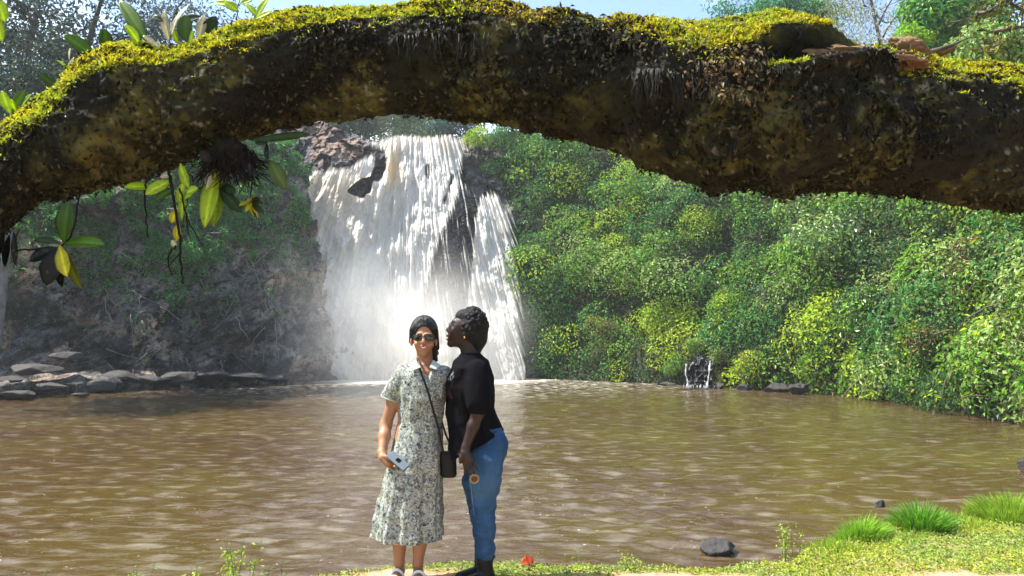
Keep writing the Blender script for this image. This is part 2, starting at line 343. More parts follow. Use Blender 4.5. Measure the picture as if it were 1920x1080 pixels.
rn = rn * .6 + cells(rp0, 1.5, 8, .9) * 1.1 + cells(rp0, .6, 9, .9) * .4
rv = P(U, PY, fallY(U, PY) - rn * .7)
edge = np.zeros_like(rv[:, :1]) + rv[:, :1]; back = edge.copy(); back[..., 1] += 14; back[..., 2] += .3
rv2 = np.concatenate([back, rv], 1)
kk = fbm(rv2 * .6, 4, 90); fc = np.array([.085, .078, .082]) * (.6 + .9 * fbm(rv2 * 2.2, 3, 91))[..., None]
bw = (sstep(kk, .5, .62) * .75 * sstep(rv2[..., 2], 12.3, 13.6))[..., None]; fc = fc * (1 - bw) + np.array([.25, .15, .10]) * bw
tag(mesh('rock_face', rv2.reshape(-1, 3), grid(*rv2.shape[:2])[:, ::-1], M['cliff'], col=fc.reshape(-1, 3)), kind='structure')

WP = [(548, 362), (566, 343), (590, 322), (606, 328), (622, 318), (648, 322), (672, 306), (698, 290), (716, 282), (700, 276), (690, 266), (720, 266), (742, 258), (790, 259), (845, 256), (868, 262), (876, 285), (878, 330), (905, 352), (935, 372), (952, 400), (962, 470), (962, 560), (972, 650), (980, 730), (610, 730), (590, 640), (565, 540), (548, 440)]
I1 = [(646, 362), (662, 338), (690, 326), (706, 292), (718, 284), (727, 300), (724, 332), (704, 346), (686, 376), (668, 372)]
I2 = [(791, 318), (803, 302), (811, 322), (808, 350), (798, 342)]
I3 = [(846, 326), (860, 322), (846, 352), (832, 388), (826, 380)]
DZ = [(872, 286), (912, 300), (914, 350), (896, 420), (888, 520), (880, 600), (860, 660), (800, 650), (782, 590), (798, 520), (822, 440), (850, 380)]
DL = [(730, 400), (775, 372), (790, 420), (760, 520), (728, 560), (716, 480)]
U, V = np.meshgrid(np.linspace(545, 985, 560), np.linspace(252, 728, 600), indexing='ij')
fan = (U - 775) / (.42 + .58 * np.clip((V - 250) / 470, 0, 1)); curl = 26 * (fbm(np.stack([fan * .012, V * .006, 0 * U], -1), 3, 101) - .5)
fine = sstep(U + .25 * V, 800, 930)
st = np.stack([(fan + curl) * .15, V * .011, 0 * U], -1)
s1 = fbm(st, 5, 110); s2 = fbm(st * np.array([2.9, 2.6, 1]), 4, 112); s3 = fbm(np.stack([U * .03, V * .022, 0 * U], -1), 4, 114)
cov = np.clip(polydist(U, V, WP) / 9, -2, 2.2)
for pl, a in ((I1, 2.3), (I2, 1.7), (I3, 1.9)): cov = cov - a * np.clip((polydist(U, V, pl) + 14 * (fbm(np.stack([U * .09, V * .07, 0 * U], -1), 4, 141) - .5)) / 7 + .5, 0, 1.4)
cov = cov - 3.1 * np.clip(polydist(U, V, DZ) / 16 + .35, 0, 1) * (1 - .25 * sstep(V, 520, 640)); cov = cov - .55 * np.clip(polydist(U, V, DL) / 25, 0, 1)
val = cov * 1.1 + ((s1 - .5) * 2.6 + (s2 - .5) * 3.2) * (.30 + .55 * fine) + (s3 - .5) * 1.4 + .45 + .8 * sstep(V, 420, 520) * (1 - sstep(polydist(U, V, DZ), -12, 8)) + (s2 - .5) * 2.6 * sstep(polydist(U, V, DZ), -5, 15)
thin = np.clip(val, 0, 1.3) / 1.3
s4 = fbm(np.stack([(fan + curl) * .05, V * .030, 0 * U], -1), 5, 118)
relief = ((s1 - .5) * .8 + (s2 - .5) * .35) * (.5 + .6 * fine) + (s3 - .5) * 1.0 + (s4 - .5) * 1.5 * (1.2 - .6 * fine) + .35 * thin
bulge = 1.1 * np.exp(-((U - 640) / 70) ** 2 - ((V - 420) / 120) ** 2) + .6 * np.exp(-((U - 730) / 45) ** 2 - ((V - 330) / 60) ** 2)
fv = P(U, V, fallY(U, V) - 1.45 - relief * .62 - bulge)
keep = (val > -.45)
ff = grid(*U.shape)[:, ::-1]; kf = keep.ravel()[ff].all(1)
tan = np.clip(1.0 * np.exp(-((U - 738) / 16) ** 2 - ((V - 315) / 38) ** 2) + .35 * np.exp(-((U - 640) / 60) ** 2 - ((V - 380) / 60) ** 2) + .3 * sstep(V, 300, 262) * (s1 > .45), 0, 1)[..., None] * (.5 + .9 * s2[..., None])
wcol = np.array([.80, .775, .72]) * (1 - np.clip(tan, 0, 1)) + np.array([.80, .60, .33]) * np.clip(tan, 0, 1)
wcol = wcol * (.84 + .16 * thin)[..., None]
M['fall'] = mat('falling_water', attr=True, rough=.6, spec=.3, trans=.3, bump=[(2.5, .5, .12), (9, .4, .03)], nmap=(1, 1, .25))
M['veil'] = mat('water_veil', attr=True, rough=.6, spec=.2, trans=.45, bump=[(2.0, .5, .15), (7, .3, .03)], nmap=(1, 1, .4))
def veil(m):
    N = m.node_tree.nodes; L = m.node_tree.links; o = N['Material Output']; s = o.inputs[0].links[0].from_socket; a = N.new('ShaderNodeAttribute'); a.attribute_name = 'cover'
    t = N.new('ShaderNodeBsdfTransparent'); x = N.new('ShaderNodeMixShader'); L.new(a.outputs['Fac'], x.inputs[0]); L.new(t.outputs[0], x.inputs[1]); L.new(s, x.inputs[2]); L.new(x.outputs[0], o.inputs[0])
veil(M['veil'])
used = np.unique(ff[kf]); remap = -np.ones(U.size, int); remap[used] = np.arange(len(used))
wf = mesh('waterfall', fv.reshape(-1, 3)[used], remap[ff[kf]], M['veil'], col=wcol.reshape(-1, 3)[used]); ca_ = wf.data.attributes.new('cover', 'FLOAT', 'POINT'); ca_.data.foreach_set('value', sstep(val, -.4, .9).ravel()[used].astype(np.float32))
tag(wf, 'tall white waterfall pouring over dark rock into the pool', None, kind='structure')
# small side fall under the bushes
def small_fall():
    root = empty('small_waterfall', tuple(P(1312, 722, 33.2))); tag(root, 'small thin waterfall over black rock under the bushes on the right bank', 'small waterfall')
    U, V = np.meshgrid(np.linspace(1276, 1342, 60), np.linspace(652, 726, 60), indexing='ij')
    Y0 = 32.2 + 1.2 * (1 - (V - 652) / 74)
    n = fbm(np.stack([U * .12, V * .1, 0 * U], -1), 4, 120, True) - .5
    v = P(U, V, Y0 - n * .9); arch = polydist(U, V, [(1282, 730), (1287, 704), (1296, 682), (1308, 668), (1324, 664), (1334, 678), (1340, 730)]) + 9 * (n - .1)
    f = grid(60, 60)[:, ::-1]; f = f[(arch > 0).ravel()[f].all(1)]
    mesh('wet_rock', v.reshape(-1, 3), f, mat('wet_rock', (.018, .018, .02), .35, .5, bump=(6, .8, .1)), root)
    U, V = np.meshgrid(np.linspace(1278, 1340, 120), np.linspace(654, 727, 110), indexing='ij')
    Y0 = 32.0 + 1.2 * (1 - (V - 652) / 74)
    vx = np.exp(-((U - 1290 - 4 * np.sin(V * .07)) / 3) ** 2) * (V > 682) + np.exp(-((U - 1330 + (V - 690) * .12) / 3.2) ** 2) * (V > 676) + .45 * sstep(V, 718, 724) + .35 * np.exp(-((U - 1312) / 3) ** 2)
    val = vx + (fbm(np.stack([U * .5, V * .09, 0 * U], -1), 3, 123) - .5) * 1.3
    v = P(U, V, Y0 - .5 - .2 * val); f = grid(120, 110)[:, ::-1]; kf = (val > .62).ravel()[f].all(1); us = np.unique(f[kf]); rm = -np.ones(U.size, int); rm[us] = np.arange(len(us))
    ff_ = f[kf]; side = U.ravel()[ff_[:, 0]] < 1312
    for sd_ in (side, ~side): g_ = ff_[sd_]; us = np.unique(g_); rm = -np.ones(U.size, int); rm[us] = np.arange(len(us)); mesh('water_strand', v.reshape(-1, 3)[us], rm[g_], M['fall'], root, col=(.36, .36, .38))
small_fall()
# upstream river and plateau behind the lip
M['grassland'] = mat('grassland', (.10, .12, .04), .95, .1, noise=[(.4, (.20, .15, .08), .45, .6)], bump=(3, .6, .1))
hx, hy = np.meshgrid(np.linspace(-90, 90, 60), np.concatenate([np.linspace(47.6, 80, 30), np.linspace(84, 200, 30)]), indexing='ij')
hz = 13.2 + 5 * (fbm(np.stack([hx * .03, hy * .03, 0 * hx], -1), 3, 130) - .5) * sstep(hy, 50, 70) + .02 * np.clip(hy - 80, 0, 999)
hz = hz - .8 * np.exp(-((hx + 4.5) / 5) ** 2) * sstep(hy, 90, 60)
tag(mesh('plateau', np.stack([hx, hy, hz], -1).reshape(-1, 3), grid(*hx.shape)[:, ::-1], M['grassland']), kind='structure')
# ---------------------------------------------------------------- the mossy limb arching overhead
LT = [(-300, 520), (-120, 330), (0, 232), (45, 200), (80, 172), (110, 140), (150, 112), (190, 92), (225, 86), (300, 92), (340, 86), (380, 70), (430, 52), (520, 30), (580, 20), (650, 14), (800, 6), (900, 6), (960, 12), (1010, 24), (1060, 26), (1110, 38), (1150, 46), (1160, 38), (1250, 46), (1320, 50), (1400, 44), (1440, 36), (1500, 36), (1560, 40), (1600, 54), (1640, 84), (1690, 88), (1730, 100), (1800, 114), (1920, 134), (2100, 150), (2400, 190), (2800, 260)]
LBm = [(-300, 1050), (-120, 640), (0, 438), (60, 380), (100, 370), (150, 356), (250, 330), (300, 314), (370, 288), (450, 262), (520, 243), (620, 222), (720, 213), (790, 213), (860, 221), (960, 240), (1080, 262), (1160, 284), (1185, 300), (1200, 318), (1240, 322), (1310, 344), (1345, 362), (1370, 354), (1410, 350), (1440, 360), (1475, 373), (1510, 360), (1550, 354), (1640, 356), (1720, 366), (1800, 380), (1920, 396), (2100, 410), (2400, 400), (2800, 410)]
LY = 2.25
def limb_ring(px):
    t = np.interp(px, *zip(*LT)); b = np.interp(px, *zip(*LBm)); return t, b
def limb_build():
    xs = np.concatenate([np.linspace(-300, -40, 40)[:-1], np.linspace(-40, 1960, 960), np.linspace(1960, 2800, 90)[1:]])
    t, b = limb_ring(xs)
    k = np.ones(9) / 9; 
    Yc = LY + .10 * np.sin(xs * .0031) + np.clip((xs - 1300) / 1500, 0, 1) * .1
    ft, fb = [math.atan(100 / F) - np.arctan((q - 540) / F) for q in (t, b)]; ph = (ft + fb) / 2; de = (ft - fb) / 2   # the limb is round: tangent to both outline rays
    Rr = Yc / np.cos(ph) * np.sin(de) - .006; fac = (P(xs, 540, 1.)[:, 0])
    dr = Rr; hr = Rr; c = np.stack([fac * Yc, Yc, CAMZ + Yc * np.tan(ph)], -1)
    n = 264; th = np.linspace(0, 2 * math.pi, n, endpoint=False)
    v = np.zeros((len(xs), n, 3))
    v[..., 1] = c[:, None, 1] - dr[:, None] * np.cos(th)
    v[..., 2] = c[:, None, 2] + hr[:, None] * np.sin(th)
    v[..., 0] = fac[:, None] * v[..., 1]
    nn = np.zeros_like(v); nn[..., 1] = -np.cos(th)[None]; nn[..., 2] = np.sin(th)[None]
    front = np.clip(np.cos(th), 0, 1)[None]; topw = np.clip(np.sin(th), 0, 1)[None]
    q = v.copy()
    d = (fbm(q * 5.5, 3, 200) - .5) * .075 * (1 - .5 * np.abs(np.sin(th))[None] ** 4)
    d = d + (fbm(q * np.array([16, 24, 24]), 4, 203, True) - .55) * .034 + (fbm(q * np.array([60, 75, 75]), 3, 207) - .5) * .014
    # knots: (px, py, radius m)
    for kx, ky, kr in ((165, 285, .055), (1610, 240, .06), (1455, 290, .07), (880, 160, .06), (320, 215, .05), (1330, 255, .08)):
        kp = P(kx, ky, LY - .18); r = np.hypot(v[..., 0] - kp[0], v[..., 2] - kp[2]) / kr * (1 + .35 * (fbm(v * 20, 2, 210) - .5))
        d = d + front * (.030 * np.exp(-((r - .85) / .4) ** 2) - (.06 if kx == 165 else .004) * np.exp(-(r / .45) ** 2)) * (1 if kr < .07 else .8)
    # hanging moss mats: shaggy overhangs around px 1290 and 860
    for ax, aw, ay in ((1300, 85, 150), (900, 160, 70), (180, 120, 150)):
        pxs, pys = proj(v); d = d + front * .028 * np.exp(-((pxs - ax) / aw) ** 2) * sstep(pys, ay + 60, ay - 40)
    # hollow under the broken ridge at the right
    pxs, pys = proj(v)
    d = d - front * .085 * np.exp(-((pxs - 1530) / 85) ** 4) * np.exp(-((pys - 84) / 24) ** 2)
    d = d + front * .05 * np.exp(-((pxs - 1600) / 95) ** 4) * np.exp(-((pys - 122) / 14) ** 2)
    v = v + nn * d[..., None]
    # colour patches: dark wet bark, olive lichen, ochre, painted shade in hollow and knot
    a1 = fbm(v * 6, 4, 220); a2 = fbm(v * 22, 3, 223); a3 = fbm(v * 70, 2, 226)
    base = np.array([.018, .018, .011])[None, None] * (.5 + 1.2 * a2)[..., None]
    ol = (sstep(a1 + .25 * (a2 - .5), .50, .60))[..., None] * (.35 + .65 * sstep(a2, .45, .6))[..., None]
    base = base * (1 - ol) + np.array([.13, .125, .035]) * ol * (.5 + a3)[..., None]
    br = sstep(fbm(v * 4 + 9, 3, 230), .53, .62)[..., None] * .7; base = base * (1 - br) + np.array([.032, .030, .014]) * br * (.5 + a3)[..., None]
    sp = (sstep(a3, .70, .78) * sstep(a1, .42, .5))[..., None]; base = base * (1 - sp) + np.array([.28, .27, .20]) * sp
    for kx, ky, kr in ((880, 155, .11), (1400, 230, .12), (170, 290, .10), (1460, 290, .07), (320, 240, .09), (1060, 205, .1), (1610, 240, .05), (40, 370, .12)):
        kp = P(kx, ky, LY - .18); r = np.hypot(v[..., 0] - kp[0], v[..., 2] - kp[2]) / kr
        m = (np.exp(-r ** 2) * front * sstep(a2, .30, .6))[..., None] * .8; base = base * (1 - m) + np.array([.17, .155, .04]) * m * (.4 + 1.2 * a3)[..., None]
    tz = (sstep(topw * 1.0 + 0 * xs[:, None] + (a2 - .5) * .5, .45, .75))[..., None]
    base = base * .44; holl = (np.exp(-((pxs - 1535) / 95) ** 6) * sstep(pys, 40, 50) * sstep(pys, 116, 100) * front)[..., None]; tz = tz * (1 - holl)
    kp = P(165, 285, LY - .2); r = (np.hypot(v[..., 0] - kp[0], v[..., 2] - kp[2]) / .055)[..., None]; kr_ = np.exp(-((r - .95) / .35) ** 2) * front[..., None]; base = base * (1 - kr_) + np.array([.10, .085, .02]) * kr_; base = base * (1 - .95 * np.exp(-(r / .42) ** 4) * front[..., None])  # olive rim; near-black centre paints the shade inside the knot hole
    base = base * (1 - tz) + np.array([.12, .12, .012]) * tz; base = base * (1 - .8 * holl)  # shade under the broken ridge darkened into the bark colour
    return xs, v, nn, base, n
xs_l, vl, nl, bl, nl_n = limb_build()
root = empty('overhanging_tree_limb', tuple(P(-300, 1050, LY))); tag(root, 'huge dark mossy tree limb arching across the top of the view', 'tree limb')
M['limb'] = mat('limb_bark', attr=True, rough=.9, spec=.18, noise=[(55, (.008, .007, .006), .52, .66)], bump=[(40, .8, .012), (130, .8, .005)])
f = grid(len(xs_l), nl_n, True)
lv = vl.reshape(-1, 3); c0 = len(lv); lv = np.vstack([lv, vl[0].mean(0), vl[-1].mean(0)]); k = np.arange(nl_n); k2 = (k + 1) % nl_n; e = (len(xs_l) - 1) * nl_n
mesh('limb', lv, [f[:, ::-1], np.concatenate([np.stack([k, k2, np.full(nl_n, c0)], -1), np.stack([e + k2, e + k, np.full(nl_n, c0 + 1)], -1)])[:, ::-1]], M['limb'], root, col=np.vstack([bl.reshape(-1, 3), bl[0, 0], bl[-1, 0]]))
# recomputed surface normals for scattering
du = np.gradient(vl, axis=0); dv = np.roll(vl, -1, 1) - np.roll(vl, 1, 1); sn = nrm(np.cross(dv, du)); sgn = np.sign(np.sum(sn * nl, -1, keepdims=True)); sn = sn * sgn
rng = np.random.RandomState(11)
area = np.linalg.norm(np.cross(dv, du), axis=-1)
def scatter(weight, n):
    p = (area * weight).ravel(); p = p / p.sum(); i = rng.choice(len(p), n, p=p)
    return vl.reshape(-1, 3)[i] + rng.normal(0, .0025, (n, 3)), sn.reshape(-1, 3)[i], i
PX_, PY_ = proj(vl); TOPL = np.interp(PX_, *zip(*LT)); dep = PY_ - TOPL     # pixels under the ridge
edge_n = fbm(vl * np.array([9, 9, 0]) + 3, 4, 240)
bare = np.exp(-((PX_ - 1100) / 60) ** 2) + .9 * np.exp(-((PX_ - 1660) / 55) ** 2) + .35 * np.exp(-((PX_ - 980) / 120) ** 2)
thick = np.interp(PX_, [-40, 60, 200, 330, 520, 650, 1000, 1150, 1280, 1400, 1500, 1640, 1720, 1920], [54, 52, 50, 24, 30, 18, 20, 14, 36, 38, 8, 8, 22, 24])
up = np.clip((sn[..., 2] + .15), 0, 1)
mw = np.where((dep < thick * (.5 + 1.1 * edge_n)) | (sn[..., 2] > .8), 1., 0.) * np.clip(1 - bare, .02, 1) * (nl[..., 2] > -.1)
mw = mw * (1 - (PX_ > 1445) * (PX_ < 1655) * (dep > 9) * (dep < 75) * (nl[..., 1] < .2))
mw = mw + .10 * (dep < thick * 2.0) * (edge_n > .56) * (nl[..., 2] > 0)
mp_, mn_, mi = scatter(mw * (nl[..., 1] < .55), 230000)
mn_ = nrm(mn_ + np.array([0, 0, .8]))
cn = fbm(mp_ * 14, 3, 250); mc = np.array([.50, .47, .012]) * (1 - sstep(cn, .42, .62))[:, None] + np.array([.38, .44, .02]) * sstep(cn, .42, .62)[:, None]
mc = mc * rng.uniform(.55, 1.25, (len(mc), 1)); bw = rng.rand(len(mc)) < .10 + .5 * np.clip(1.6 * np.exp(-((proj(mp_)[0] - 1040) / 130) ** 2), 0, 1); mc[bw] = np.array([.20, .12, .04]) * rng.uniform(.5, 1.2, (bw.sum(), 1))
v, f, c = leaves(mp_, rng.normal(0, .45, mp_.shape) + mn_ * [1, 1, .6], (.0105), .0055, mc, rng, .35, -.5, .2)
mo = mesh('moss', v, f, M['leaf'], root, smooth=False, col=c); tag(mo, 'bright yellow green moss cushion along the top of the limb')
# dull scale leaves, dead moss and lichen flakes on the shaded face
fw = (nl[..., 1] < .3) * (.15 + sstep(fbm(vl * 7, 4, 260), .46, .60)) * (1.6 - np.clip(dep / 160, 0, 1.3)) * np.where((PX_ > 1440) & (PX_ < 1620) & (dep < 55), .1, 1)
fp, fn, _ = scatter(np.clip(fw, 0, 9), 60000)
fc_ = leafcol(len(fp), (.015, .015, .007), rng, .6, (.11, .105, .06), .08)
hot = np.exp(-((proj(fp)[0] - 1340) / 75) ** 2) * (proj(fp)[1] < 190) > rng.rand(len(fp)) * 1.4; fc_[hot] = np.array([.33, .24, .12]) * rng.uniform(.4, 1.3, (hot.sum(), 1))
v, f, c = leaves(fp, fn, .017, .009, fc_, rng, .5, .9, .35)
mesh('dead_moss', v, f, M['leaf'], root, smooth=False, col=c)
# hanging fibres
mb = MB()
for cx, wd, y0, y1, cnt in ((1215, 45, 130, 300, 120), (1330, 60, 90, 200, 30), (780, 40, 60, 150, 26), (880, 60, 60, 130, 16)):
    for i in range(cnt):
        a = rng.normal(cx, wd * .5); yy = rng.uniform(y0, y1); L_ = rng.uniform(20, 70)
        j = np.argmin((PX_[:, :nl_n // 3] - a) ** 2 + (PY_[:, :nl_n // 3] - yy) ** 2); p0 = vl[:, :nl_n // 3].reshape(-1, 3)[j] + [0, -.012, 0]
        m = 5; tt = np.linspace(0, 1, m)[:, None]; pts = p0 + tt * np.array([rng.normal(0, .01), -.008, -L_ * .0016]) + rng.normal(0, .0018, (m, 3))
        vv, fl = tube(pts, np.linspace(.0016, .0006, m), 4); mb.add(vv, fl, np.array([.020, .018, .012]) * rng.uniform(.3, 2.2))
mb.build('hanging_fibres', M['leaf'], root)['kind'] = 'stuff'
# broken stub: bare orange brown wood
def blob(cen, rad, rot, seed, amp, nn_=(60, 40), sc=6., flat=0):
    u = np.linspace(0, math.pi, nn_[0]); w_ = np.linspace(0, 2 * math.pi, nn_[1], endpoint=False); Uu, Ww = np.meshgrid(u, w_, indexing='ij')
    p = np.stack([np.cos(Uu), np.sin(Uu) * np.cos(Ww), np.sin(Uu) * np.sin(Ww)], -1)
    d = 1 + amp * (fbm(p * sc * .5 + seed, 4, seed) - .5) * 2
    p = p * d[..., None] * np.asarray(rad)
    if rot is not None: p = p @ np.asarray(rot).T
    return (p + cen).reshape(-1, 3), grid(nn_[0], nn_[1], True)
def rotm(ax, a):
    from mathutils import Matrix
    return np.array(Matrix.Rotation(a, 3, ax))
M['wood'] = mat('broken_wood', (.15, .095, .05), .85, .2, noise=[(14, (.10, .05, .025), .45, .6), (60, (.34, .24, .13), .55, .75)], bump=[(30, .9, .02)], nmap=(.35, 1, 1.6))
mb = MB()
v, f = blob(P(1612, 112, LY - .22), (.165, .05, .028), rotm('Y', .08), 31, .5, (90, 50), 9); mb.add(v, f)
v, f = blob(P(1698, 100, LY - .12), (.060, .06, .034), rotm('Y', .35), 32, .5, (60, 40), 7); mb.add(v, f)
v, f = blob(P(1762, 98, LY + .02), (.05, .02, .012), rotm('Y', -.3), 34, .5, (40, 24), 7); mb.add(v, f)
sb = mb.build('broken_stub', M['wood'], root); sb['label'] = 'torn orange brown bare wood on top of the limb'
vv, fl = tube(catmull([P(1735, 100, LY), P(1775, 88, LY), P(1800, 78, LY + .02), P(1816, 70, LY + .03)], 12), np.linspace(.008, .0015, 12), 6)
mesh('twig', vv, fl, M['bark_grey'], root)

# ---------------------------------------------------------------- big leaves of the plants that sit on the limb
def bigleaf(base, tip, width, face=(0, -1, .2), curve=.15, fold=.25, shape=.45, nseg=14, thick=.0012, tear=0, seed=0):
    base = np.asarray(base, float); tip = np.asarray(tip, float); ax = tip - base; L_ = np.linalg.norm(ax); fz = np.asarray(face, float)
    fz = nrm(fz - ax * np.dot(fz, ax) / L_ ** 2); s = np.cross(ax / L_, fz)
    t = np.linspace(0, 1, nseg); wd = width * .5 * (np.sin(math.pi * t ** (math.log(.5) / math.log(1 - shape if shape < 1 else .5)) ) ** .8) + .0015
    wd[-1] = .0006; cu = np.array([-1, -.66, -.33, 0, .33, .66, 1])
    r_ = np.random.RandomState(seed); rip = 1 + .05 * np.sin(t * 17 + seed)
    v = base + t[:, None, None] * ax + (s * (wd * rip)[:, None])[:, None, :] * cu[None, :, None] + fz * ((-curve * L_ * (t ** 2 - t * .4))[:, None] + (np.abs(cu)[None] * wd[:, None] * fold))[..., None]
    v2 = v - fz * thick; n = nseg * 7; a = grid(nseg, 7)
    edge = np.concatenate([np.arange(nseg) * 7, (nseg - 1) * 7 + np.arange(1, 7), (np.arange(nseg - 1)[::-1]) * 7 + 6, np.arange(1, 6)[::-1]]); e2 = np.roll(edge, -1)
    return np.vstack([v.reshape(-1, 3), v2.reshape(-1, 3)]), [np.concatenate([a, a[:, ::-1] + n, np.stack([edge, edge + n, e2 + n, e2], -1)])]
def leafshade(c, v, s, nseg=14):
    q = np.tile(np.tile([.82, .95, 1., 1.55, 1., .95, .82], nseg), 2); j = np.arange(len(v)) // 7 % nseg; vein = 1 + .10 * np.sin(j * 3.1); return np.asarray(c) * (q * vein * (1 + .5 * (fbm(v * 45, 3, s) - .5)))[:, None]
def leafplant(name, label, cat, loc, Y, lv_, extra=None, group=None):
    """lv_: list of (bx,by,tx,ty,width px,colour,dY base, dY tip, optional part label)"""
    root = empty(name, tuple(P(loc[0], loc[1], Y))); tag(root, label, cat, group)
    for i, l in enumerate(lv_):
        bx, by, tx, ty, wp, c, d0, d1 = l[:8]
        v, f = bigleaf(P(bx, by, Y + d0), P(tx, ty, Y + d1), wp * Y / F, curve=.12 + .05 * math.sin(i * 2.1), seed=i, face=(math.sin(i * 1.7) * .5, -1, .35 + .3 * math.cos(i)))
        cc_ = leafshade(c, v, i)
        mesh('leaf', v, f, M['bigleaf'], root, col=cc_)
    if extra:
        for nm, pts, r0, r1, mt in extra:
            pp = catmull([P(a, b, Y + d) for a, b, d in pts], max(8, 5 * len(pts))); pp[1:-1] += rng.normal(0, .0012, (len(pp) - 2, 3))
            vv, fl = tube(pp, np.linspace(r0, r1, len(pp)), 7); mesh(nm, vv, fl, M[mt], root, col=(1, 1, 1))
    return root
g1 = (.10, .20, .012); g2 = (.055, .13, .012); yg = (.42, .55, .02); yy = (.55, .52, .03); dg = (.02, .05, .01); bk = (.006, .006, .008); pale = (.55, .52, .38); brn = (.16, .10, .05)
leafplant('epiphyte_plant', 'strap leaved plant with a pale dried leaf atop the limb at upper left', 'plant', (285, 92), LY, [
    (278, 80, 222, -6, 26, g1, 0, .02), (262, 84, 236, 44, 18, yg, -.02, -.05), (350, 80, 346, 26, 30, g2, 0, -.02), (335, 84, 322, 48, 14, yg, .02, 0), (372, 80, 382, 26, 16, pale, .03, .03),
    (385, 74, 404, 30, 26, dg, .05, .03), (318, 80, 305, 20, 18, pale, .03, .0), (318, 60, 350, 4, 10, pale, .03, .05), (305, 40, 286, 30, 12, dg, .0, .0), (340, 40, 372, 30, 16, dg, .03, .0), (322, 66, 330, 30, 12, pale, .0, .0), (300, 90, 268, 66, 9, pale, -.02, -.03), (356, 86, 362, 56, 6, yg, -.03, -.03)],
    [('stem', [(318, 92, 0), (321, 60, .02), (330, 20, .02), (352, -6, .03)], .003, .002, 'bark_grey')])
leafplant('epiphyte_plant', 'pair of broad green leaves standing on the mossy slope of the limb at left', 'plant', (180, 105), LY, [
    (182, 112, 120, 62, 30, g1, 0, -.05), (200, 96, 196, 54, 24, g2, .03, .0), (212, 92, 232, 76, 10, g1, 0, 0)])
leafplant('epiphyte_plant', 'thin pale curling shoot rising from moss on the left of the limb', 'plant', (112, 150), LY, [
    (118, 150, 136, 106, 6, pale, -.05, -.06), (128, 128, 108, 112, 4, yg, -.05, -.07), (104, 162, 74, 138, 14, g2, 0, -.02), (130, 112, 130, 90, 4, pale, -.06, -.06)])
leafplant('epiphyte_plant', 'small clump of pointed light green leaves at the far left edge of the limb', 'plant', (30, 208), LY, [
    (20, 214, 3, 170, 18, yg, 0, -.02), (24, 212, 44, 168, 18, g1, 0, -.03), (30, 208, 20, 186, 12, yg, -.04, -.06), (40, 200, 56, 176, 8, yg, .02, 0), (-6, 222, -14, 180, 18, g1, 0, 0)])
leafplant('epiphyte_plant', 'bright back lit yellow green leaves against the sky above the limb', 'plant', (450, 42), LY, [
    (480, 34, 500, -4, 16, yg, 0, -.02), (484, 34, 462, 4, 12, yg, 0, 0), (478, 36, 508, 20, 9, yg, -.02, -.04), (448, 22, 420, 2, 14, yg, 0, .0), (446, 10, 400, 2, 12, yg, .02, .02), (450, 8, 476, -6, 12, yg, .02, .02)],
    [('stem', [(446, 46, 0), (444, 22, 0), (450, -4, .02)], .002, .0015, 'bark_grey')])
leafplant('leafy_sprig', 'bright yellow green leaf hanging into view at the top left corner', 'plant', (0, -20), LY, [
    (-6, -8, 8, 40, 26, yg, 0, 0), (-14, 20, 4, 76, 20, yg, 0, 0), (-20, -10, -10, 50, 24, g1, 0, 0)])
leafplant('hanging_plant', 'hanging sprig with green and yellow paddle leaves and two black withered leaves at lower left', 'plant', (118, 462), LY - .1, [
    (120, 456, 126, 376, 36, g2, 0, -.02), (122, 456, 190, 452, 30, g1, 0, -.06), (112, 460, 124, 518, 26, yy, -.02, -.04), (120, 462, 148, 542, 22, (.16, .2, .015), 0, 0), (112, 462, 84, 534, 36, bk, -.01, -.03), (108, 464, 54, 488, 24, bk, 0, -.01), (110, 466, 112, 538, 20, bk, .01, .0), (114, 456, 60, 446, 14, (.10, .15, .09), .03, .05)],
    [('stem', [(30, 470, .05), (80, 466, .02), (118, 460, 0), (140, 420, .06), (150, 350, .1)], .0028, .0022, 'root')])
leafplant('hanging_plant', 'dark brown withered leaves hanging under the limb at the far left edge', 'plant', (20, 440), LY - .05, [
    (18, 440, 6, 500, 14, bk, 0, 0), (26, 436, 28, 496, 9, bk, 0, 0), (8, 440, -6, 480, 20, (.02, .02, .01), 0, 0), (36, 430, 22, 470, 8, brn, .02, 0)])
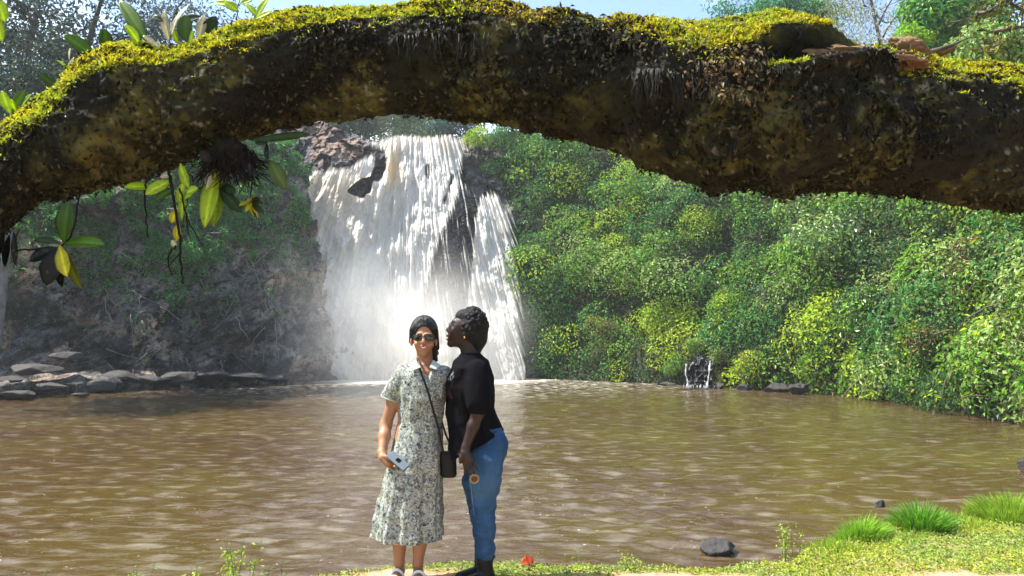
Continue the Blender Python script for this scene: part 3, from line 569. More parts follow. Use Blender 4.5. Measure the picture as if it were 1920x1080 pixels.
leafplant('hanging_plant', 'hanging plant with bright yellow green leaves and long bare dark roots below the limb', 'plant', (330, 320), LY - .02, [
    (290, 352, 234, 348, 22, yg, 0, -.05), (322, 338, 272, 362, 22, yg, -.02, -.06), (330, 352, 288, 376, 14, g1, .02, 0), (338, 306, 352, 352, 20, yg, -.03, -.04), (344, 340, 334, 382, 13, yg, -.03, -.03), (350, 362, 370, 352, 16, yg, -.05, -.06), (348, 372, 360, 362, 14, yg, -.05, -.04), (345, 366, 338, 410, 14, yg, 0, -.02), (330, 392, 322, 418, 14, yy, -.02, -.02), (334, 418, 330, 452, 13, yy, -.02, -.01), (322, 450, 330, 462, 12, pale, -.02, -.02), (300, 332, 322, 326, 14, pale, .0, .0)],
    [('root', [(286, 325, 0), (272, 348, -.02), (273, 400, -.02), (278, 446, -.01)], .0034, .002, 'root'), ('root', [(316, 315, -.03), (322, 352, -.04), (330, 400, -.04), (338, 450, -.04), (340, 500, -.03), (344, 532, -.03)], .0048, .0028, 'root'),
     ('root', [(336, 350, -.03), (345, 385, -.04), (356, 420, -.03), (384, 464, -.03)], .003, .0014, 'root'), ('root', [(344, 320, 0), (362, 335, 0), (352, 372, -.01), (340, 430, -.02)], .0022, .001, 'root'), ('root', [(330, 460, -.03), (316, 480, -.03), (318, 500, -.02), (324, 516, -.02)], .003, .0018, 'root'), ('root', [(340, 470, -.03), (322, 492, -.03), (304, 508, -.02)], .002, .001, 'root'), ('root', [(350, 400, -.02), (352, 430, -.02), (357, 448, -.02)], .003, .001, 'root'), ('root', [(300, 330, 0), (282, 336, 0), (262, 352, 0)], .0018, .001, 'root')])
leafplant('hanging_plant', 'large pointed bright leaf beside dark foliage hanging under the limb', 'plant', (405, 300), LY, [
    (408, 312, 380, 424, 32, yg, 0, -.04), (412, 330, 400, 424, 26, (.2, .32, .015), .02, 0), (410, 350, 452, 398, 22, dg, 0, 0), (416, 348, 440, 360, 18, dg, 0, -.02), (400, 318, 386, 352, 12, pale, -.02, -.04)])
# root ball with fibres and fern fronds under the limb
root = empty('root_ball', tuple(P(440, 285, LY))); tag(root, 'dark hairy ball of roots hanging under the limb beside a long pointed leaf', 'plant')
v, f = blob(P(432, 285, LY - .02), (.050, .04, .036), None, 61, .5, (50, 40), 6); mesh('roots', v, f, M['root'], root, col=(1, 1, 1))
mb = MB()
for i in range(420):
    a = rng.uniform(-1.1, 1); p0 = P(432 + 42 * a, 290 + rng.uniform(-10, 12), LY - .02 + rng.normal(0, .03)); m = 6
    dx_ = rng.normal(.01 + .02 * a, .02); L_ = rng.uniform(.02, .11); tt = np.linspace(0, 1, m)[:, None]
    pts = p0 + tt * [dx_, rng.normal(0, .01), -L_] + tt ** 2 * [rng.normal(0, .03), 0, .01] + rng.normal(0, .0015, (m, 3)); vv, fl = tube(pts, np.linspace(.0020, .0008, m), 4); mb.add(vv, fl)
mb.build('root_fibres', M['root'], root)['kind'] = 'stuff'
for i, (bx, by, tx, ty, wp, c) in enumerate([(470, 262, 584, 260, 30, (.035, .075, .008)), (478, 268, 505, 262, 16, dg), (506, 300, 534, 352, 26, (.10, .14, .02)), (500, 268, 500, 306, 7, bk), (396, 305, 376, 284, 18, bk), (455, 300, 480, 330, 12, bk)]):
    v, f = bigleaf(P(bx, by, LY - .06), P(tx, ty, LY - .08), wp * LY / F, seed=i + 20, curve=.1 if i else -.12, face=(0, -1, 1.0 if i == 0 else .2)); mesh('leaf', v, f, M['bigleaf'], root, col=leafshade(c, v, i))
root = empty('fern_tuft', tuple(P(475, 385, LY))); tag(root, 'small fern tuft with its lit side coloured yellow hanging at the end of a thin root', 'fern')
vv, fl = tube(catmull([P(462, 300, LY), P(472, 330, LY), P(470, 370, LY)], 10), np.linspace(.0025, .0015, 10), 6); mesh('stem', vv, fl, M['root'], root, col=(1, 1, 1))
for i in range(26):
    a = rng.uniform(0, 6.28); q = np.array([470 + 26 * math.cos(a) * rng.uniform(.4, 1.1) + 6, 386 + 26 * math.sin(a) * rng.uniform(.4, 1)])
    v, f = bigleaf(P(472, 378, LY), P(q[0], q[1], LY + rng.uniform(-.05, .05)), 7 * LY / F, nseg=7, seed=i, face=(rng.normal(0, .6), -1, .3)); mesh('frond', v, f, M['bigleaf'], root, col=yy if (q[0] < 482 and rng.rand() < .75) else (.04, .05, .01))  # left fronds yellow, others dark: side light put into the frond colour
# ---------------------------------------------------------------- right slope covered with creepers
rng = np.random.RandomState(23)
SG, TG = np.meshgrid(np.linspace(0, rs[-1] * .74, 150), np.linspace(.02, 1.25, 60), indexing='ij')
SP, SN = rslope(SG, TG); SPX, SPY = proj(SP)
def slope_at(px, py, ty=None):
    d = (SPX - px) ** 2 + (SPY - py) ** 2; i = np.unravel_index(np.argmin(d), d.shape); return SP[i], SN[i]
def mound_leaves(cen, nrmv, rad, col, dens, lsize, rng, alt=None, pa=.1, jit=.5, droop=.5):
    """leaf shell of a lumpy half ball; returns pts, normals, colours"""
    n = int(dens * rad * rad * 2 * math.pi); u = nrm(rng.normal(0, 1, (n, 3))); u = u + np.asarray(nrmv) * .55; u = nrm(u)
    rr = rad * (1 + .35 * (fbm((cen + u * rad) * (1.6 / max(rad, .3)), 3, 300) - .5) * 2) * (1 - .28 * rng.rand(n) ** 1.5)
    p = cen + u * rr[:, None] * np.array([1, 1, .85]); nn = u.copy(); nn[:, 2] += .35
    return p, nn, leafcol(n, col, rng, .26, alt, pa)
pts, nrs, cols, ls_ = [], [], [], []
NM = 880
for i in range(NM):
    s = rng.uniform(0, rs[-1] * .70); t = rng.uniform(.015, 1.12)
    p, nn = rslope(np.array([s]), np.array([t])); p = p[0]; nn = nn[0]
    px, py = proj(p)
    if px > 2150 or px < 700: continue
    if abs(px - 1312) < 42 and 650 < py < 740: continue
    k = fbm(p[None] * .28, 3, 310)[0] + rng.normal(0, .05); big = np.interp(p[1], [14, 30, 42], [1.15, 1, .9])
    rad = rng.uniform(.55, 1.35) * big
    if t < .10: rad *= .6
    right = sstep(px, 1420, 1560)
    if k > .57: c = GREEN['yel']; 
    elif k > .47: c = GREEN['mid']
    else: c = GREEN['blue'] if px < 1450 else GREEN['dark']
    if px < 1150 and rng.rand() < .5: c = GREEN['blue']
    if right > .5 and rng.rand() < .45: c = GREEN['pale'] if rng.rand() < .4 else GREEN['mid']
    lsz = np.interp(p[1], [14, 24, 42], [.15, .16, .17]) * rng.uniform(.8, 1.2)
    dens = 1.55 / (lsz * lsz * .55) 
    a, b, cc_ = mound_leaves(p + nn * rad * .1, nn, rad, c, dens * .40, lsz, rng, GREEN['olive'] if rng.rand() < .7 else GREEN['yel'], .15)
    pts.append(a); nrs.append(b); cols.append(cc_); ls_.append(np.full(len(a), lsz))
for i in range(95):
    s = rng.uniform(0, rs[-1] * .68); t = rng.uniform(.12, 1.0); p, nn = rslope(np.array([s]), np.array([t])); p, nn = p[0], nn[0]; px, py = proj(p)
    if px < 985 or px > 2100 or (abs(px - 1312) < 75 and py > 600): continue
    rad = rng.uniform(1.2, 2.0) * np.interp(p[1], [16, 30], [.8, 1]); c = [GREEN['mid'], GREEN['yel'], GREEN['blue'], GREEN['mid'], GREEN['pale']][rng.randint(5)]; lsz = .17
    a, b, cc_ = mound_leaves(p + nn * .35, nn * .7 + [0, 0, .3], rad, c, 1.1 / (lsz * lsz * .55) * .5, lsz, rng, GREEN['olive'], .12); pts.append(a); nrs.append(b); cols.append(cc_); ls_.append(np.full(len(a), lsz))
n0 = 52000; s = rng.uniform(0, rs[-1] * .72, n0); t = rng.uniform(.0, 1.2, n0); p, nn = rslope(s, t, rng.uniform(.05, .5, n0))
kx, ky = proj(p); ok = ~((abs(kx - 1312) < 36) & (abs(ky - 690) < 42)); p, nn = p[ok], nn[ok]
pts.append(p); nrs.append(nn + [0, 0, .4]); cols.append(leafcol(len(p), (.045, .095, .03), rng, .35, GREEN['brown'], .05)); ls_.append(np.full(len(p), .17))
pts = np.vstack(pts); nrs = np.vstack(nrs); cols = np.vstack(cols); ls_ = np.concatenate(ls_)
kx, ky = proj(pts); ok = (pts[:, 2] > .08) & (pts[:, 1] > 9) & ~((kx < 968) & (ky > 300) & (kx < np.interp(ky, [240, 300, 350, 420, 520, 600, 712], [862, 885, 912, 945, 950, 945, 966])))
pts, nrs, cols, ls_ = pts[ok], nrs[ok], cols[ok], ls_[ok]
v, f, c = leaves(pts, nrs, ls_, ls_ * .55, cols, rng, .55, .5)
tag(mesh('slope_vegetation', v, f, M['leaf'], smooth=False, col=c), 'dense green creepers and shrubs blanketing the whole right hand slope', 'vegetation', kind='stuff')

mb = MB(); rg = np.random.RandomState(88)
for i in range(260):
    s, t = rg.uniform(0, rs[-1] * .66), rg.uniform(.03, .95); p, nn = rslope(np.array([s]), np.array([t])); p = p[0]; nn = nn[0]; kx, ky = proj(p)
    if kx < 985: continue
    L_ = rg.uniform(.6, 2.2); d = np.array([rg.normal(0, .5), rg.normal(0, .3), -rg.uniform(.2, 1)]) * L_; m = 8; tt = np.linspace(0, 1, m)[:, None]
    pp = p + nn * rg.uniform(.75, 1.3) + tt * d + nn * (.35 * np.sin(tt * 3.1)) + np.cumsum(rg.normal(0, .04, (m, 3)), 0); vv, fl = tube(pp, np.linspace(.026, .008, m) * rg.uniform(.5, 1.2), 4); mb.add(vv, fl, np.array([.20, .15, .09]) * rg.uniform(.3, 1.5))
tag(mb.build('dry_stems', M['leaf']), 'thin dry stems and vines trailing over the green right slope', 'vines', kind='stuff')
# ---------------------------------------------------------------- single bushes that stand out
def bush(name, label, cat, px, py, rpx, cols_, lsz, squash=1., Y=None, group=None, n_m=14, alt=None, pa=.12, droop=.6, up=.15, glossy=False, stems=True, den=1.):
    """px,py centre in the photo, rpx half width in photo pixels"""
    rg = np.random.RandomState(int(px * 7 + py))
    sp_ = None
    if Y is None: p, nn = slope_at(px, py); Y = p[1] - .8; sp_ = p
    else: nn = np.array([0, -.8, .6])
    C_ = P(px, py, Y); Rm = rpx * Y / F
    root = empty(name, (C_[0], C_[1], max(C_[2] - Rm * squash - .3, 0))); tag(root, label, cat, group)
    A, B, Cc = [], [], []
    for i in range(n_m):
        u = nrm(rg.normal(0, 1, 3)); u[1] *= .8; q = C_ + u * Rm * np.array([.68, .6, .68 * squash]) * rg.uniform(.4, 1)
        rad = Rm * rg.uniform(.28, .50); bc = cols_[rg.randint(len(cols_))]
        a, b, c3 = mound_leaves(q, u * .6 + np.array([0, -.3, .4]), rad, bc, .75 * den / (lsz * lsz * .55), lsz, rg, alt, pa)
        A.append(a); B.append(b); Cc.append(c3)
    A, B, Cc = map(np.vstack, (A, B, Cc)); ok = A[:, 2] > .06
    v, f, c3 = leaves(A[ok], B[ok], lsz, lsz * .5, Cc[ok], rg, .5, droop)
    mesh('crown', v, f, M['leaf_glossy' if glossy else 'leaf'], root, smooth=False, col=c3)
    if stems:
        mb = MB(); b0 = np.array(root.location) + [0, .5, -.2] if sp_ is None else sp_ - [0, 0, .3]
        for i in range(5):
            e_ = C_ + rg.normal(0, Rm * .4, 3); mid = (b0 + e_) / 2 + rg.normal(0, Rm * .12, 3)
            vv, fl = tube(catmull([b0 + rg.normal(0, .08, 3), mid, e_], 9), np.linspace(.05, .012, 9), 6); mb.add(vv, fl)
        mb.build('stems', M['bark_grey'], root)
    return root
G_ = GREEN
bush('shrub', 'yellow green leafy shrub beside the lip of the waterfall', 'shrub', 893, 262, 36, [G_['yel'], (.2, .26, .03), G_['mid']], .15, .9, Y=45)
bush('shrub', 'bright lime green shrub low on the slope left of the small waterfall', 'shrub', 1242, 610, 42, [(.15, .26, .02), (.2, .3, .03), G_['yel']], .14, 1.3)
bush('shrub', 'broad lime green shrub above the small waterfall', 'shrub', 1370, 585, 60, [(.13, .23, .025), G_['yel'], G_['mid']], .13, .8)
bush('shrub', 'olive brown dry shrub at the waters edge left of the lime green shrub', 'shrub', 1130, 640, 52, [G_['olive'], (.13, .13, .04), G_['mid']], .12, 1.1, alt=G_['brown'], pa=.25)
bush('shrub', 'low yellowish shrub touching the water right of the small waterfall', 'shrub', 1420, 680, 48, [(.17, .2, .04), G_['yel'], G_['olive']], .12, .7, alt=G_['brown'], pa=.2)
bush('shrub', 'tall pointed grassy clump bright green at the right waters edge', 'grass clump', 1588, 722, 26, [(.16, .32, .02), (.12, .26, .02)], .16, 1.1, stems=False, droop=-.6)
bush('tree', 'large pale leaved tree covering the middle of the right slope', 'tree', 1590, 470, 120, [G_['pale'], G_['mid'], G_['dark'], (.10, .17, .06)], .19, .85, n_m=34, glossy=True, den=.8)
bush('tree', 'dark dense tree with glossy leaves above the overhanging bank', 'tree', 1650, 600, 95, [G_['dark'], G_['dark'], G_['mid'], (.03, .07, .03)], .17, .75, n_m=26, glossy=True, den=.8)
bush('tree', 'leafy tree with yellow and brown patches at the right edge', 'tree', 1852, 500, 105, [(.17, .17, .03), G_['yel'], G_['dark'], (.16, .11, .05), G_['mid']], .20, 1.2, n_m=34, alt=(.30, .20, .10), pa=.22, glossy=True, den=.7)
bush('shrub', 'reddish brown leaved bush in front of the dark tree on the right', 'shrub', 1755, 640, 52, [(.14, .09, .035), (.16, .15, .03), G_['dark']], .17, .8, alt=(.32, .25, .06), pa=.3)
bush('shrub', 'dark leafy shrub overhanging the water at the right edge', 'shrub', 1862, 720, 78, [G_['mid'], (.05, .12, .04), G_['dark']], .19, .75, n_m=26, glossy=True, den=.9)
bush('shrub', 'low dark green shrub trailing into the water right of the grassy clump', 'shrub', 1705, 728, 62, [(.05, .13, .035), G_['mid'], G_['dark']], .15, .55, n_m=18)
bush('shrub', 'small green shrub hanging over the left side of the small waterfall', 'shrub', 1262, 684, 26, [G_['mid'], (.16, .3, .03)], .11, 1.2)
bush('shrub', 'small grey green shrub hanging over the top right of the small waterfall', 'shrub', 1345, 668, 26, [G_['pale'], G_['olive']], .11, .9)
bush('shrub', 'mid green shrub arching over the top of the small waterfall', 'shrub', 1305, 648, 24, [G_['mid'], G_['pale']], .11, .6)
bush('shrub', 'dark green shrub on the rim just right of the waterfall lip', 'shrub', 962, 244, 52, [G_['mid'], G_['dark'], G_['blue']], .16, .8, Y=46)
bush('shrub', 'dark green shrub on the rim two shrubs right of the waterfall lip', 'shrub', 1040, 262, 46, [G_['blue'], G_['dark'], G_['mid']], .16, .8, Y=44)
# skyline trees and shrubs above the limb at the right
bush('tree', 'dense mid green tree standing behind the torn wood at upper right', 'tree', 1788, 40, 112, [(.08, .22, .035), G_['blue'], (.14, .34, .03), G_['mid']], .2, .8, Y=26, n_m=40, den=1.5)
bush('shrub', 'pale green rounded shrub on the skyline at the upper right edge', 'shrub', 1868, 96, 84, [G_['pale'], (.2, .38, .04), (.16, .30, .06)], .13, .62, Y=16, n_m=30, den=1.6)
bush('shrub', 'yellow green shrub on the skyline below the dense mid green tree', 'shrub', 1712, 78, 46, [(.2, .38, .02), G_['yel']], .13, .8, Y=20, n_m=16, den=1.5)

# ---------------------------------------------------------------- trees with trunk, limbs and open crowns
def tree(name, label, base, top, spread, cols_, lsz, n_lv, seed, trunk_r=.25, lean=0., clump=.9, group=None, cat='tree', droop=.4, flat=.7, limbs=9, start=.35, hang=0.):
    rg = np.random.RandomState(seed); base = np.asarray(base, float); top = np.asarray(top, float); H = np.linalg.norm(top - base)
    root = empty(name, tuple(base)); tag(root, label, cat, group); mb = MB()
    tp = catmull([base, base * .6 + top * .4 + rg.normal(0, .04 * H, 3), top], 16); vv, fl = tube(tp, np.linspace(trunk_r, trunk_r * .25, 16), 9); mb.add(vv, fl)
    ends = [top]
    for i in range(limbs):
        k = int(np.interp(i + rg.rand() * .5, [0, limbs], [start * 15, 15])); o = tp[min(k, 15)]; a = i * 2.4 + rg.uniform(-.5, .5)
        L_ = spread * rg.uniform(.6, 1.1) * (1 - .4 * k / 15); e_ = o + np.array([math.cos(a) * L_, math.sin(a) * L_, L_ * rg.uniform(.1, .7)])
        lp = catmull([o, (o + e_) / 2 + [0, 0, -.1 * L_] + rg.normal(0, .1 * L_, 3), e_], 10); r0 = trunk_r * .45 * (1 - .5 * k / 15)
        vv, fl = tube(lp, np.linspace(r0, .02, 10), 6); mb.add(vv, fl); ends.append(e_)
        for j in range(4):
            q = lp[rg.randint(4, 9)]; e2 = q + rg.normal(0, .38 * L_, 3) * [1, 1, .6] + [0, 0, .12 * L_]
            vv, fl = tube(catmull([q, (q + e2) / 2 + rg.normal(0, .05 * L_, 3), e2], 7), np.linspace(r0 * .4, .010, 7), 5); mb.add(vv, fl); ends.append(e2)
    mb.build('trunk', M['bark_grey'], root)
    A, B, Cc = [], [], []; per = n_lv // len(ends)
    for e_ in ends:
        cl = clump * rg.uniform(.6, 1.3); bc = cols_[rg.randint(len(cols_))]; n = int(per * rg.uniform(.5, 1.5))
        u = rg.normal(0, .5, (n, 3)); p = e_ + u * cl * [1, 1, flat]; p[:, 2] -= hang * rg.rand(n) ** 1.5
        A.append(p); B.append(u + [0, 0, .5]); Cc.append(leafcol(n, bc, rg, .3))
    A, B, Cc = map(np.vstack, (A, B, Cc)); v, f, c3 = leaves(A, B, lsz, lsz * (.5 if not hang else .25), Cc, rg, .7, droop)
    mesh('crown', v, f, M['leaf'], root, smooth=False, col=c3); return root
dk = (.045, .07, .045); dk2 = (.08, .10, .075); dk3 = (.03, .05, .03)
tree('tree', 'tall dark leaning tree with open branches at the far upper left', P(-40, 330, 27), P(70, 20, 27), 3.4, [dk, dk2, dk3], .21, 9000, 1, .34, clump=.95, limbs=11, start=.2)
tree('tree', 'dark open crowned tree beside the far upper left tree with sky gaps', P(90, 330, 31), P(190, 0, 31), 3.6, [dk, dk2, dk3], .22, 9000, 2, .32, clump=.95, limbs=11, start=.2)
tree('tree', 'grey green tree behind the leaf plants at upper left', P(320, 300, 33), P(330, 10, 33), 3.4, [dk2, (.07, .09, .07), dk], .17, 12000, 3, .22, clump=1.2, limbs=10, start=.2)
tree('tree', 'dark bushy tree just above the limb at the left edge', P(-30, 330, 24), P(20, 150, 24), 2.8, [dk3, dk, (.03, .06, .04)], .15, 14000, 4, .2, clump=1.1, limbs=9, start=.1)
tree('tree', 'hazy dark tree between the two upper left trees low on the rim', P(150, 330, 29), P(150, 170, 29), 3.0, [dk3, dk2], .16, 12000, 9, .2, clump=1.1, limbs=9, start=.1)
tree('tree', 'small blue green tree with bare fork against the sky at upper right', P(1435, 270, 40), P(1440, 5, 40), 3.2, [(.06, .21, .07), (.05, .17, .06)], .20, 9000, 5, .16, clump=.8, flat=.8, limbs=7, start=.55)
tree('tree', 'small dark round tree at the rim between fork tree and hanging tree', P(1520, 260, 42), P(1525, 10, 42), 1.6, [(.06, .2, .06), G_['blue']], .19, 7000, 6, .14, clump=.8, start=.7)
tree('tree', 'pale drooping thin leaved tree against white sky at upper right', P(1640, 290, 34), P(1620, -60, 34), 3.2, [(.36, .36, .24), (.42, .41, .30), (.30, .34, .18)], .16, 14000, 7, .18, clump=.9, droop=2., hang=2.6, limbs=10, start=.3)
tree('tree', 'yellow green thin tree left of the pale drooping tree', P(1560, 290, 31), P(1556, 0, 31), 1.3, [(.22, .24, .04), (.16, .2, .05)], .13, 3500, 8, .10, clump=.7, droop=1.2, hang=.8)
tree('leafy_bough', 'dark bough with sparse brown leaves crossing the top right corner', P(2040, 110, 7.5), P(1850, -20, 7.5), .8, [(.09, .10, .015), (.16, .14, .02), (.04, .05, .01)], .07, 800, 12, .035, clump=.28, limbs=7, start=.3, cat='bough')
tree('leafy_bough', 'small black twig tip hanging into the top edge of the view', P(1600, -90, 6), P(1622, 14, 6), .12, [(.02, .02, .012)], .045, 46, 13, .012, clump=.1, limbs=4, start=.3, cat='bough')
# trees beyond the lip of the fall
for i, (px, y0, y1, Y, sp, cs, lb_) in enumerate([(690, 262, 170, 62, 3.4, [(.12, .17, .05), (.09, .13, .05)], 'light green tree on the rim left of the waterfall lip'), (742, 262, 175, 70, 3.0, [(.10, .15, .05), (.06, .11, .06)], 'mid green tree behind the left part of the waterfall lip'),
        (790, 262, 165, 74, 3.2, [(.03, .08, .06), (.04, .09, .07)], 'dark blue green tree behind the middle of the waterfall lip'), (846, 262, 190, 66, 2.6, [(.035, .09, .06), (.05, .11, .07)], 'dark blue green tree behind the right end of the waterfall lip'),
        (640, 262, 195, 58, 2.6, [(.09, .12, .08), (.12, .15, .08)], 'pale grey green tree on the dry rim left of the waterfall')]):
    tree('tree', lb_, P(px, y0, Y), P(px, y1, Y), sp, cs, .26, 7000, 40 + i, .2, clump=1.3, limbs=9, start=.05)
# unseen-gap filler: woodland on the plateau far behind
A = []; n = 60000; x = rng.uniform(-55, 75, n); y = rng.uniform(80, 110, n); 
cr = rng.uniform(0, 1, (140, 3)) * [130, 30, 1] + [-55, 80, 0]; i = rng.randint(0, 140, n); hgt = (2.5 + 5 * cr[:, 2])[i]
u = nrm(rng.normal(0, 1, (n, 3))); p = np.stack([cr[i, 0], cr[i, 1], 14 + hgt * .5], -1) + u * np.stack([hgt * .5, hgt * .5, hgt * .6], -1) * rng.uniform(.7, 1, (n, 1))
p[:, 2] = np.minimum(p[:, 2], 40)
sel = (p[:, 0] < -8) | (p[:, 0] > 20) | True
v, f, c = leaves(p, u, .5, .3, leafcol(n, (.045, .085, .05), rng, .3), rng, .5); tag(mesh('woodland', v, f, M['leaf'], smooth=False, col=c), 'far off dark green woodland above the waterfall', 'woodland', kind='stuff')

# ---------------------------------------------------------------- left cliff: plants, twigs, boulders
SG2, TG2 = np.meshgrid(np.linspace(0, 32, 200), np.linspace(.03, 1.2, 130), indexing='ij'); CP, CN = lslope(SG2, TG2); CPX, CPY = proj(CP)
def cveg(n, regions, base, lsz, seed, alt=None, thr=.5):
    rg = np.random.RandomState(seed); s = rg.uniform(0, 32, n * 6); t = rg.uniform(.03, 1.15, n * 6); p, nn = lslope(s, t); kx, ky = proj(p)
    w_ = np.zeros(len(s))
    for cx, cy, rx, ry, a in regions: w_ = np.maximum(w_, a * np.exp(-((kx - cx) / rx) ** 2 - ((ky - cy) / ry) ** 2))
    w_ = w_ * (fbm(p * 1.1, 3, 400 + seed) > thr); ok = rg.rand(len(s)) < w_; ok &= (np.cumsum(ok) <= n); p, nn = p[ok], nn[ok]
    p = p + nn * rg.uniform(-.05, .55, (len(p), 1)) * (.4 + fbm(p * .8, 2, 9))[:, None]; return leaves(p, nn + [0, 0, .5], lsz, lsz * .42, leafcol(len(p), base, rg, .35, alt, .2), rg, .6, .6)
REG = [(150, 390, 160, 50, .9), (330, 440, 140, 90, 1.), (420, 400, 90, 90, .8), (200, 470, 60, 60, .7), (80, 420, 80, 50, .6), (540, 330, 40, 50, .8), (520, 270, 90, 35, .9), (470, 330, 60, 50, .7), (560, 400, 30, 60, .35), (340, 500, 100, 40, .5), (250, 300, 400, 60, .8), (-100, 420, 120, 90, .9)]
v, f, c = cveg(60000, REG, (.07, .24, .055), .18, 1, (.15, .36, .05), .42)
tag(mesh('cliff_vegetation', v, f, M['leaf'], smooth=False, col=c), 'green plants clinging in patches to the shaded left cliff', 'vegetation', kind='stuff')
v, f, c = cveg(14000, [(60, 640, 90, 26, 1.), (160, 668, 120, 22, .8), (-60, 620, 100, 60, .8), (60, 720, 120, 20, .3), (560, 250, 70, 30, .6)], (.06, .085, .028), .12, 2, (.12, .11, .05), .40)
tag(mesh('bank_grass', v, f, M['leaf'], smooth=False, col=c), 'dull green grass on the low bank at the foot of the left cliff', 'grass', kind='stuff')
mb = MB(); rg = np.random.RandomState(77)
for i in range(300):
    s, t = rg.uniform(2, 24), rg.uniform(.1, .75); p, nn = lslope(np.array([s]), np.array([t])); p = p[0]; nn = nn[0]; kx, ky = proj(p)
    if not (180 < kx < 640 and ky > 380): continue
    L_ = rg.uniform(.5, 2.4); a = rg.normal(-.9, .5); d = np.array([math.cos(a) * .8 * (1 if rg.rand() < .6 else -1), rg.normal(0, .3), math.sin(a)]) * L_
    m = 7; tt = np.linspace(0, 1, m)[:, None]; pp = p + nn * .3 + tt * d + np.cumsum(rg.normal(0, .05, (m, 3)), 0); pp[:, 1] -= .25
    vv, fl = tube(pp, np.linspace(.022, .008, m) * rg.uniform(.6, 1.4), 4); mb.add(vv, fl, np.array([.26, .24, .23]) * rg.uniform(.4, 1.5))
tag(mb.build('bare_twigs', M['leaf']), 'tangle of bare grey twigs and roots hanging over the left cliff', 'twigs', kind='stuff')
# pale trunk at left edge
root = empty('tree', tuple(P(2, 640, 22))); tag(root, 'pale straight tree trunk at the left edge of the photo', 'tree trunk')
vv, fl = tube(catmull([P(-8, 660, 22), P(3, 560, 22), P(12, 470, 22), P(26, 360, 22)], 14), np.linspace(.15, .09, 14), 10); mesh('trunk', vv, fl, M['bark_pale'], root)
vv, fl = tube(catmull([P(18, 420, 22), P(0, 380, 22), P(-30, 340, 22.3)], 9), np.linspace(.06, .03, 9), 7); mesh('branch', vv, fl, M['bark_pale'], root)
# boulders
M['rock'] = mat('boulder', (.034, .032, .031), .8, .3, noise=[(4, (.04, .037, .035), .45, .6), (9, (.075, .068, .058), .6, .75)], bump=[(5, .8, .08), (22, .6, .02)])
def boulder(label, px, py, wp, hp, Y, seed, mt='rock', group=None, name='boulder', cat='boulder'):
    C_ = P(px, py, Y); s = Y / F; rg = np.random.RandomState(seed)
    v, f = blob(np.zeros(3), (1, 1, 1), None, seed, .10, (44, 40), 3.2); pn = nrm(rg.normal(0, 1, (16, 3))); pd = rg.uniform(.55, .95, 16); u = nrm(v)
    v = u * np.minimum(np.min(np.where(u @ pn.T > .05, pd / np.maximum(u @ pn.T, .05), 9), 1), 1.05)[:, None]; v = v * (1 + .10 * (fbm(v * 4 + seed, 3, seed) - .5))[:, None]
    v = v * np.array([wp * .58 * s, wp * .45 * s, hp * .70 * s])
    o = mesh(name, v, f, M[mt], None); o.location = tuple(C_); o.rotation_euler = (0, 0, 0); return tag(o, label, cat, group)
BL = [(30, 735, 70, 26, 25.8, 'flat grey boulder at the waters edge by the left border'), (92, 722, 44, 22, 27, 'grey boulder beside the flat boulder at the left border'), (178, 722, 52, 30, 29, 'pale topped boulder third from the left on the shore'), (232, 708, 66, 30, 30.5, 'broad dark boulder behind the pale topped one'), (128, 665, 40, 22, 29, 'tan boulder higher on the grassy bank at left'), (285, 712, 50, 26, 31, 'dark rounded boulder in the middle of the left shore'), (340, 706, 64, 28, 31.6, 'long low dark boulder on the left shore'), (398, 702, 56, 26, 32.3, 'dark boulder right of the long low one'), (455, 704, 64, 24, 33.2, 'flat wet boulder near the mist on the left shore'), (520, 704, 54, 20, 34.6, 'last low wet boulder before the waterfall'), (60, 690, 90, 34, 28, 'large brown boulder under the grass at left'), (0, 712, 60, 30, 26.5, 'brown boulder cut by the left border'), (150, 738, 26, 10, 26.8, 'small stone sitting in the water at left')]
for i, (a, b, c_, d, Y, l) in enumerate(BL): boulder(l, a, b + 3, c_ * (1.0 + .5 * ((i * 37) % 10) / 10), d * (.45 + .4 * ((i * 53) % 10) / 10), Y, 500 + i, group='boulders along the left shore')
for i, (a, b, c_, d, Y, l) in enumerate([(1395, 728, 34, 16, 31, 'grey rock at the waters edge right of the small waterfall'), (1452, 730, 50, 18, 30, 'low wet rock under the yellowish shrub on the right shore'), (1500, 728, 36, 18, 28.5, 'pinkish grey rock at the right end of the rocky shore'), (1345, 726, 26, 12, 32.2, 'small rock at the foot of the small waterfall'), (1250, 722, 40, 10, 34.5, 'dark low rock left of the small waterfall')]): boulder(l, a, b, c_, d, Y, 540 + i, group='rocks along the right shore')
boulder('pale stone sticking out of the water at the right border', 1922, 876, 26, 22, 11.6, 560)
# ---------------------------------------------------------------- plants on the near bank
rng = np.random.RandomState(91)
n = 230000; x = rng.uniform(-2.6, 6.2, n); y = rng.uniform(4.25, 8.2, n); c_ = np.interp(x, CX, CY)
ok = (y < c_ + .45 + .15 * rng.normal(0, 1, n)) ; x, y = x[ok], y[ok]; pmk = path_mask(x, y); ok = rng.rand(len(x)) > pmk * 1.25 - .04; x, y = x[ok], y[ok]
p = np.stack([x, y, ground_z(x, y) + rng.uniform(.0, .03, len(x))], -1)
k = fbm(p * 2.0, 3, 600); gcv = leafcol(len(p), (.26, .36, .04), rng, .3, (.36, .40, .14), .25); hot = k > .55; gcv[hot] *= [1.2, 1.05, .7]; dd = rng.rand(len(p)) < .05; gcv[dd] = [.12, .05, .03]
dist = np.clip(y / 5, 1, 2)
v, f, c = leaves(p, np.tile([0, -.25, 1.], (len(p), 1)), .020, .013, gcv, rng, .55, -.1)
tag(mesh('ground_cover', v, f, M['leaf'], smooth=False, col=c), 'low creeping yellow green weeds covering the near bank', 'ground cover', kind='stuff')
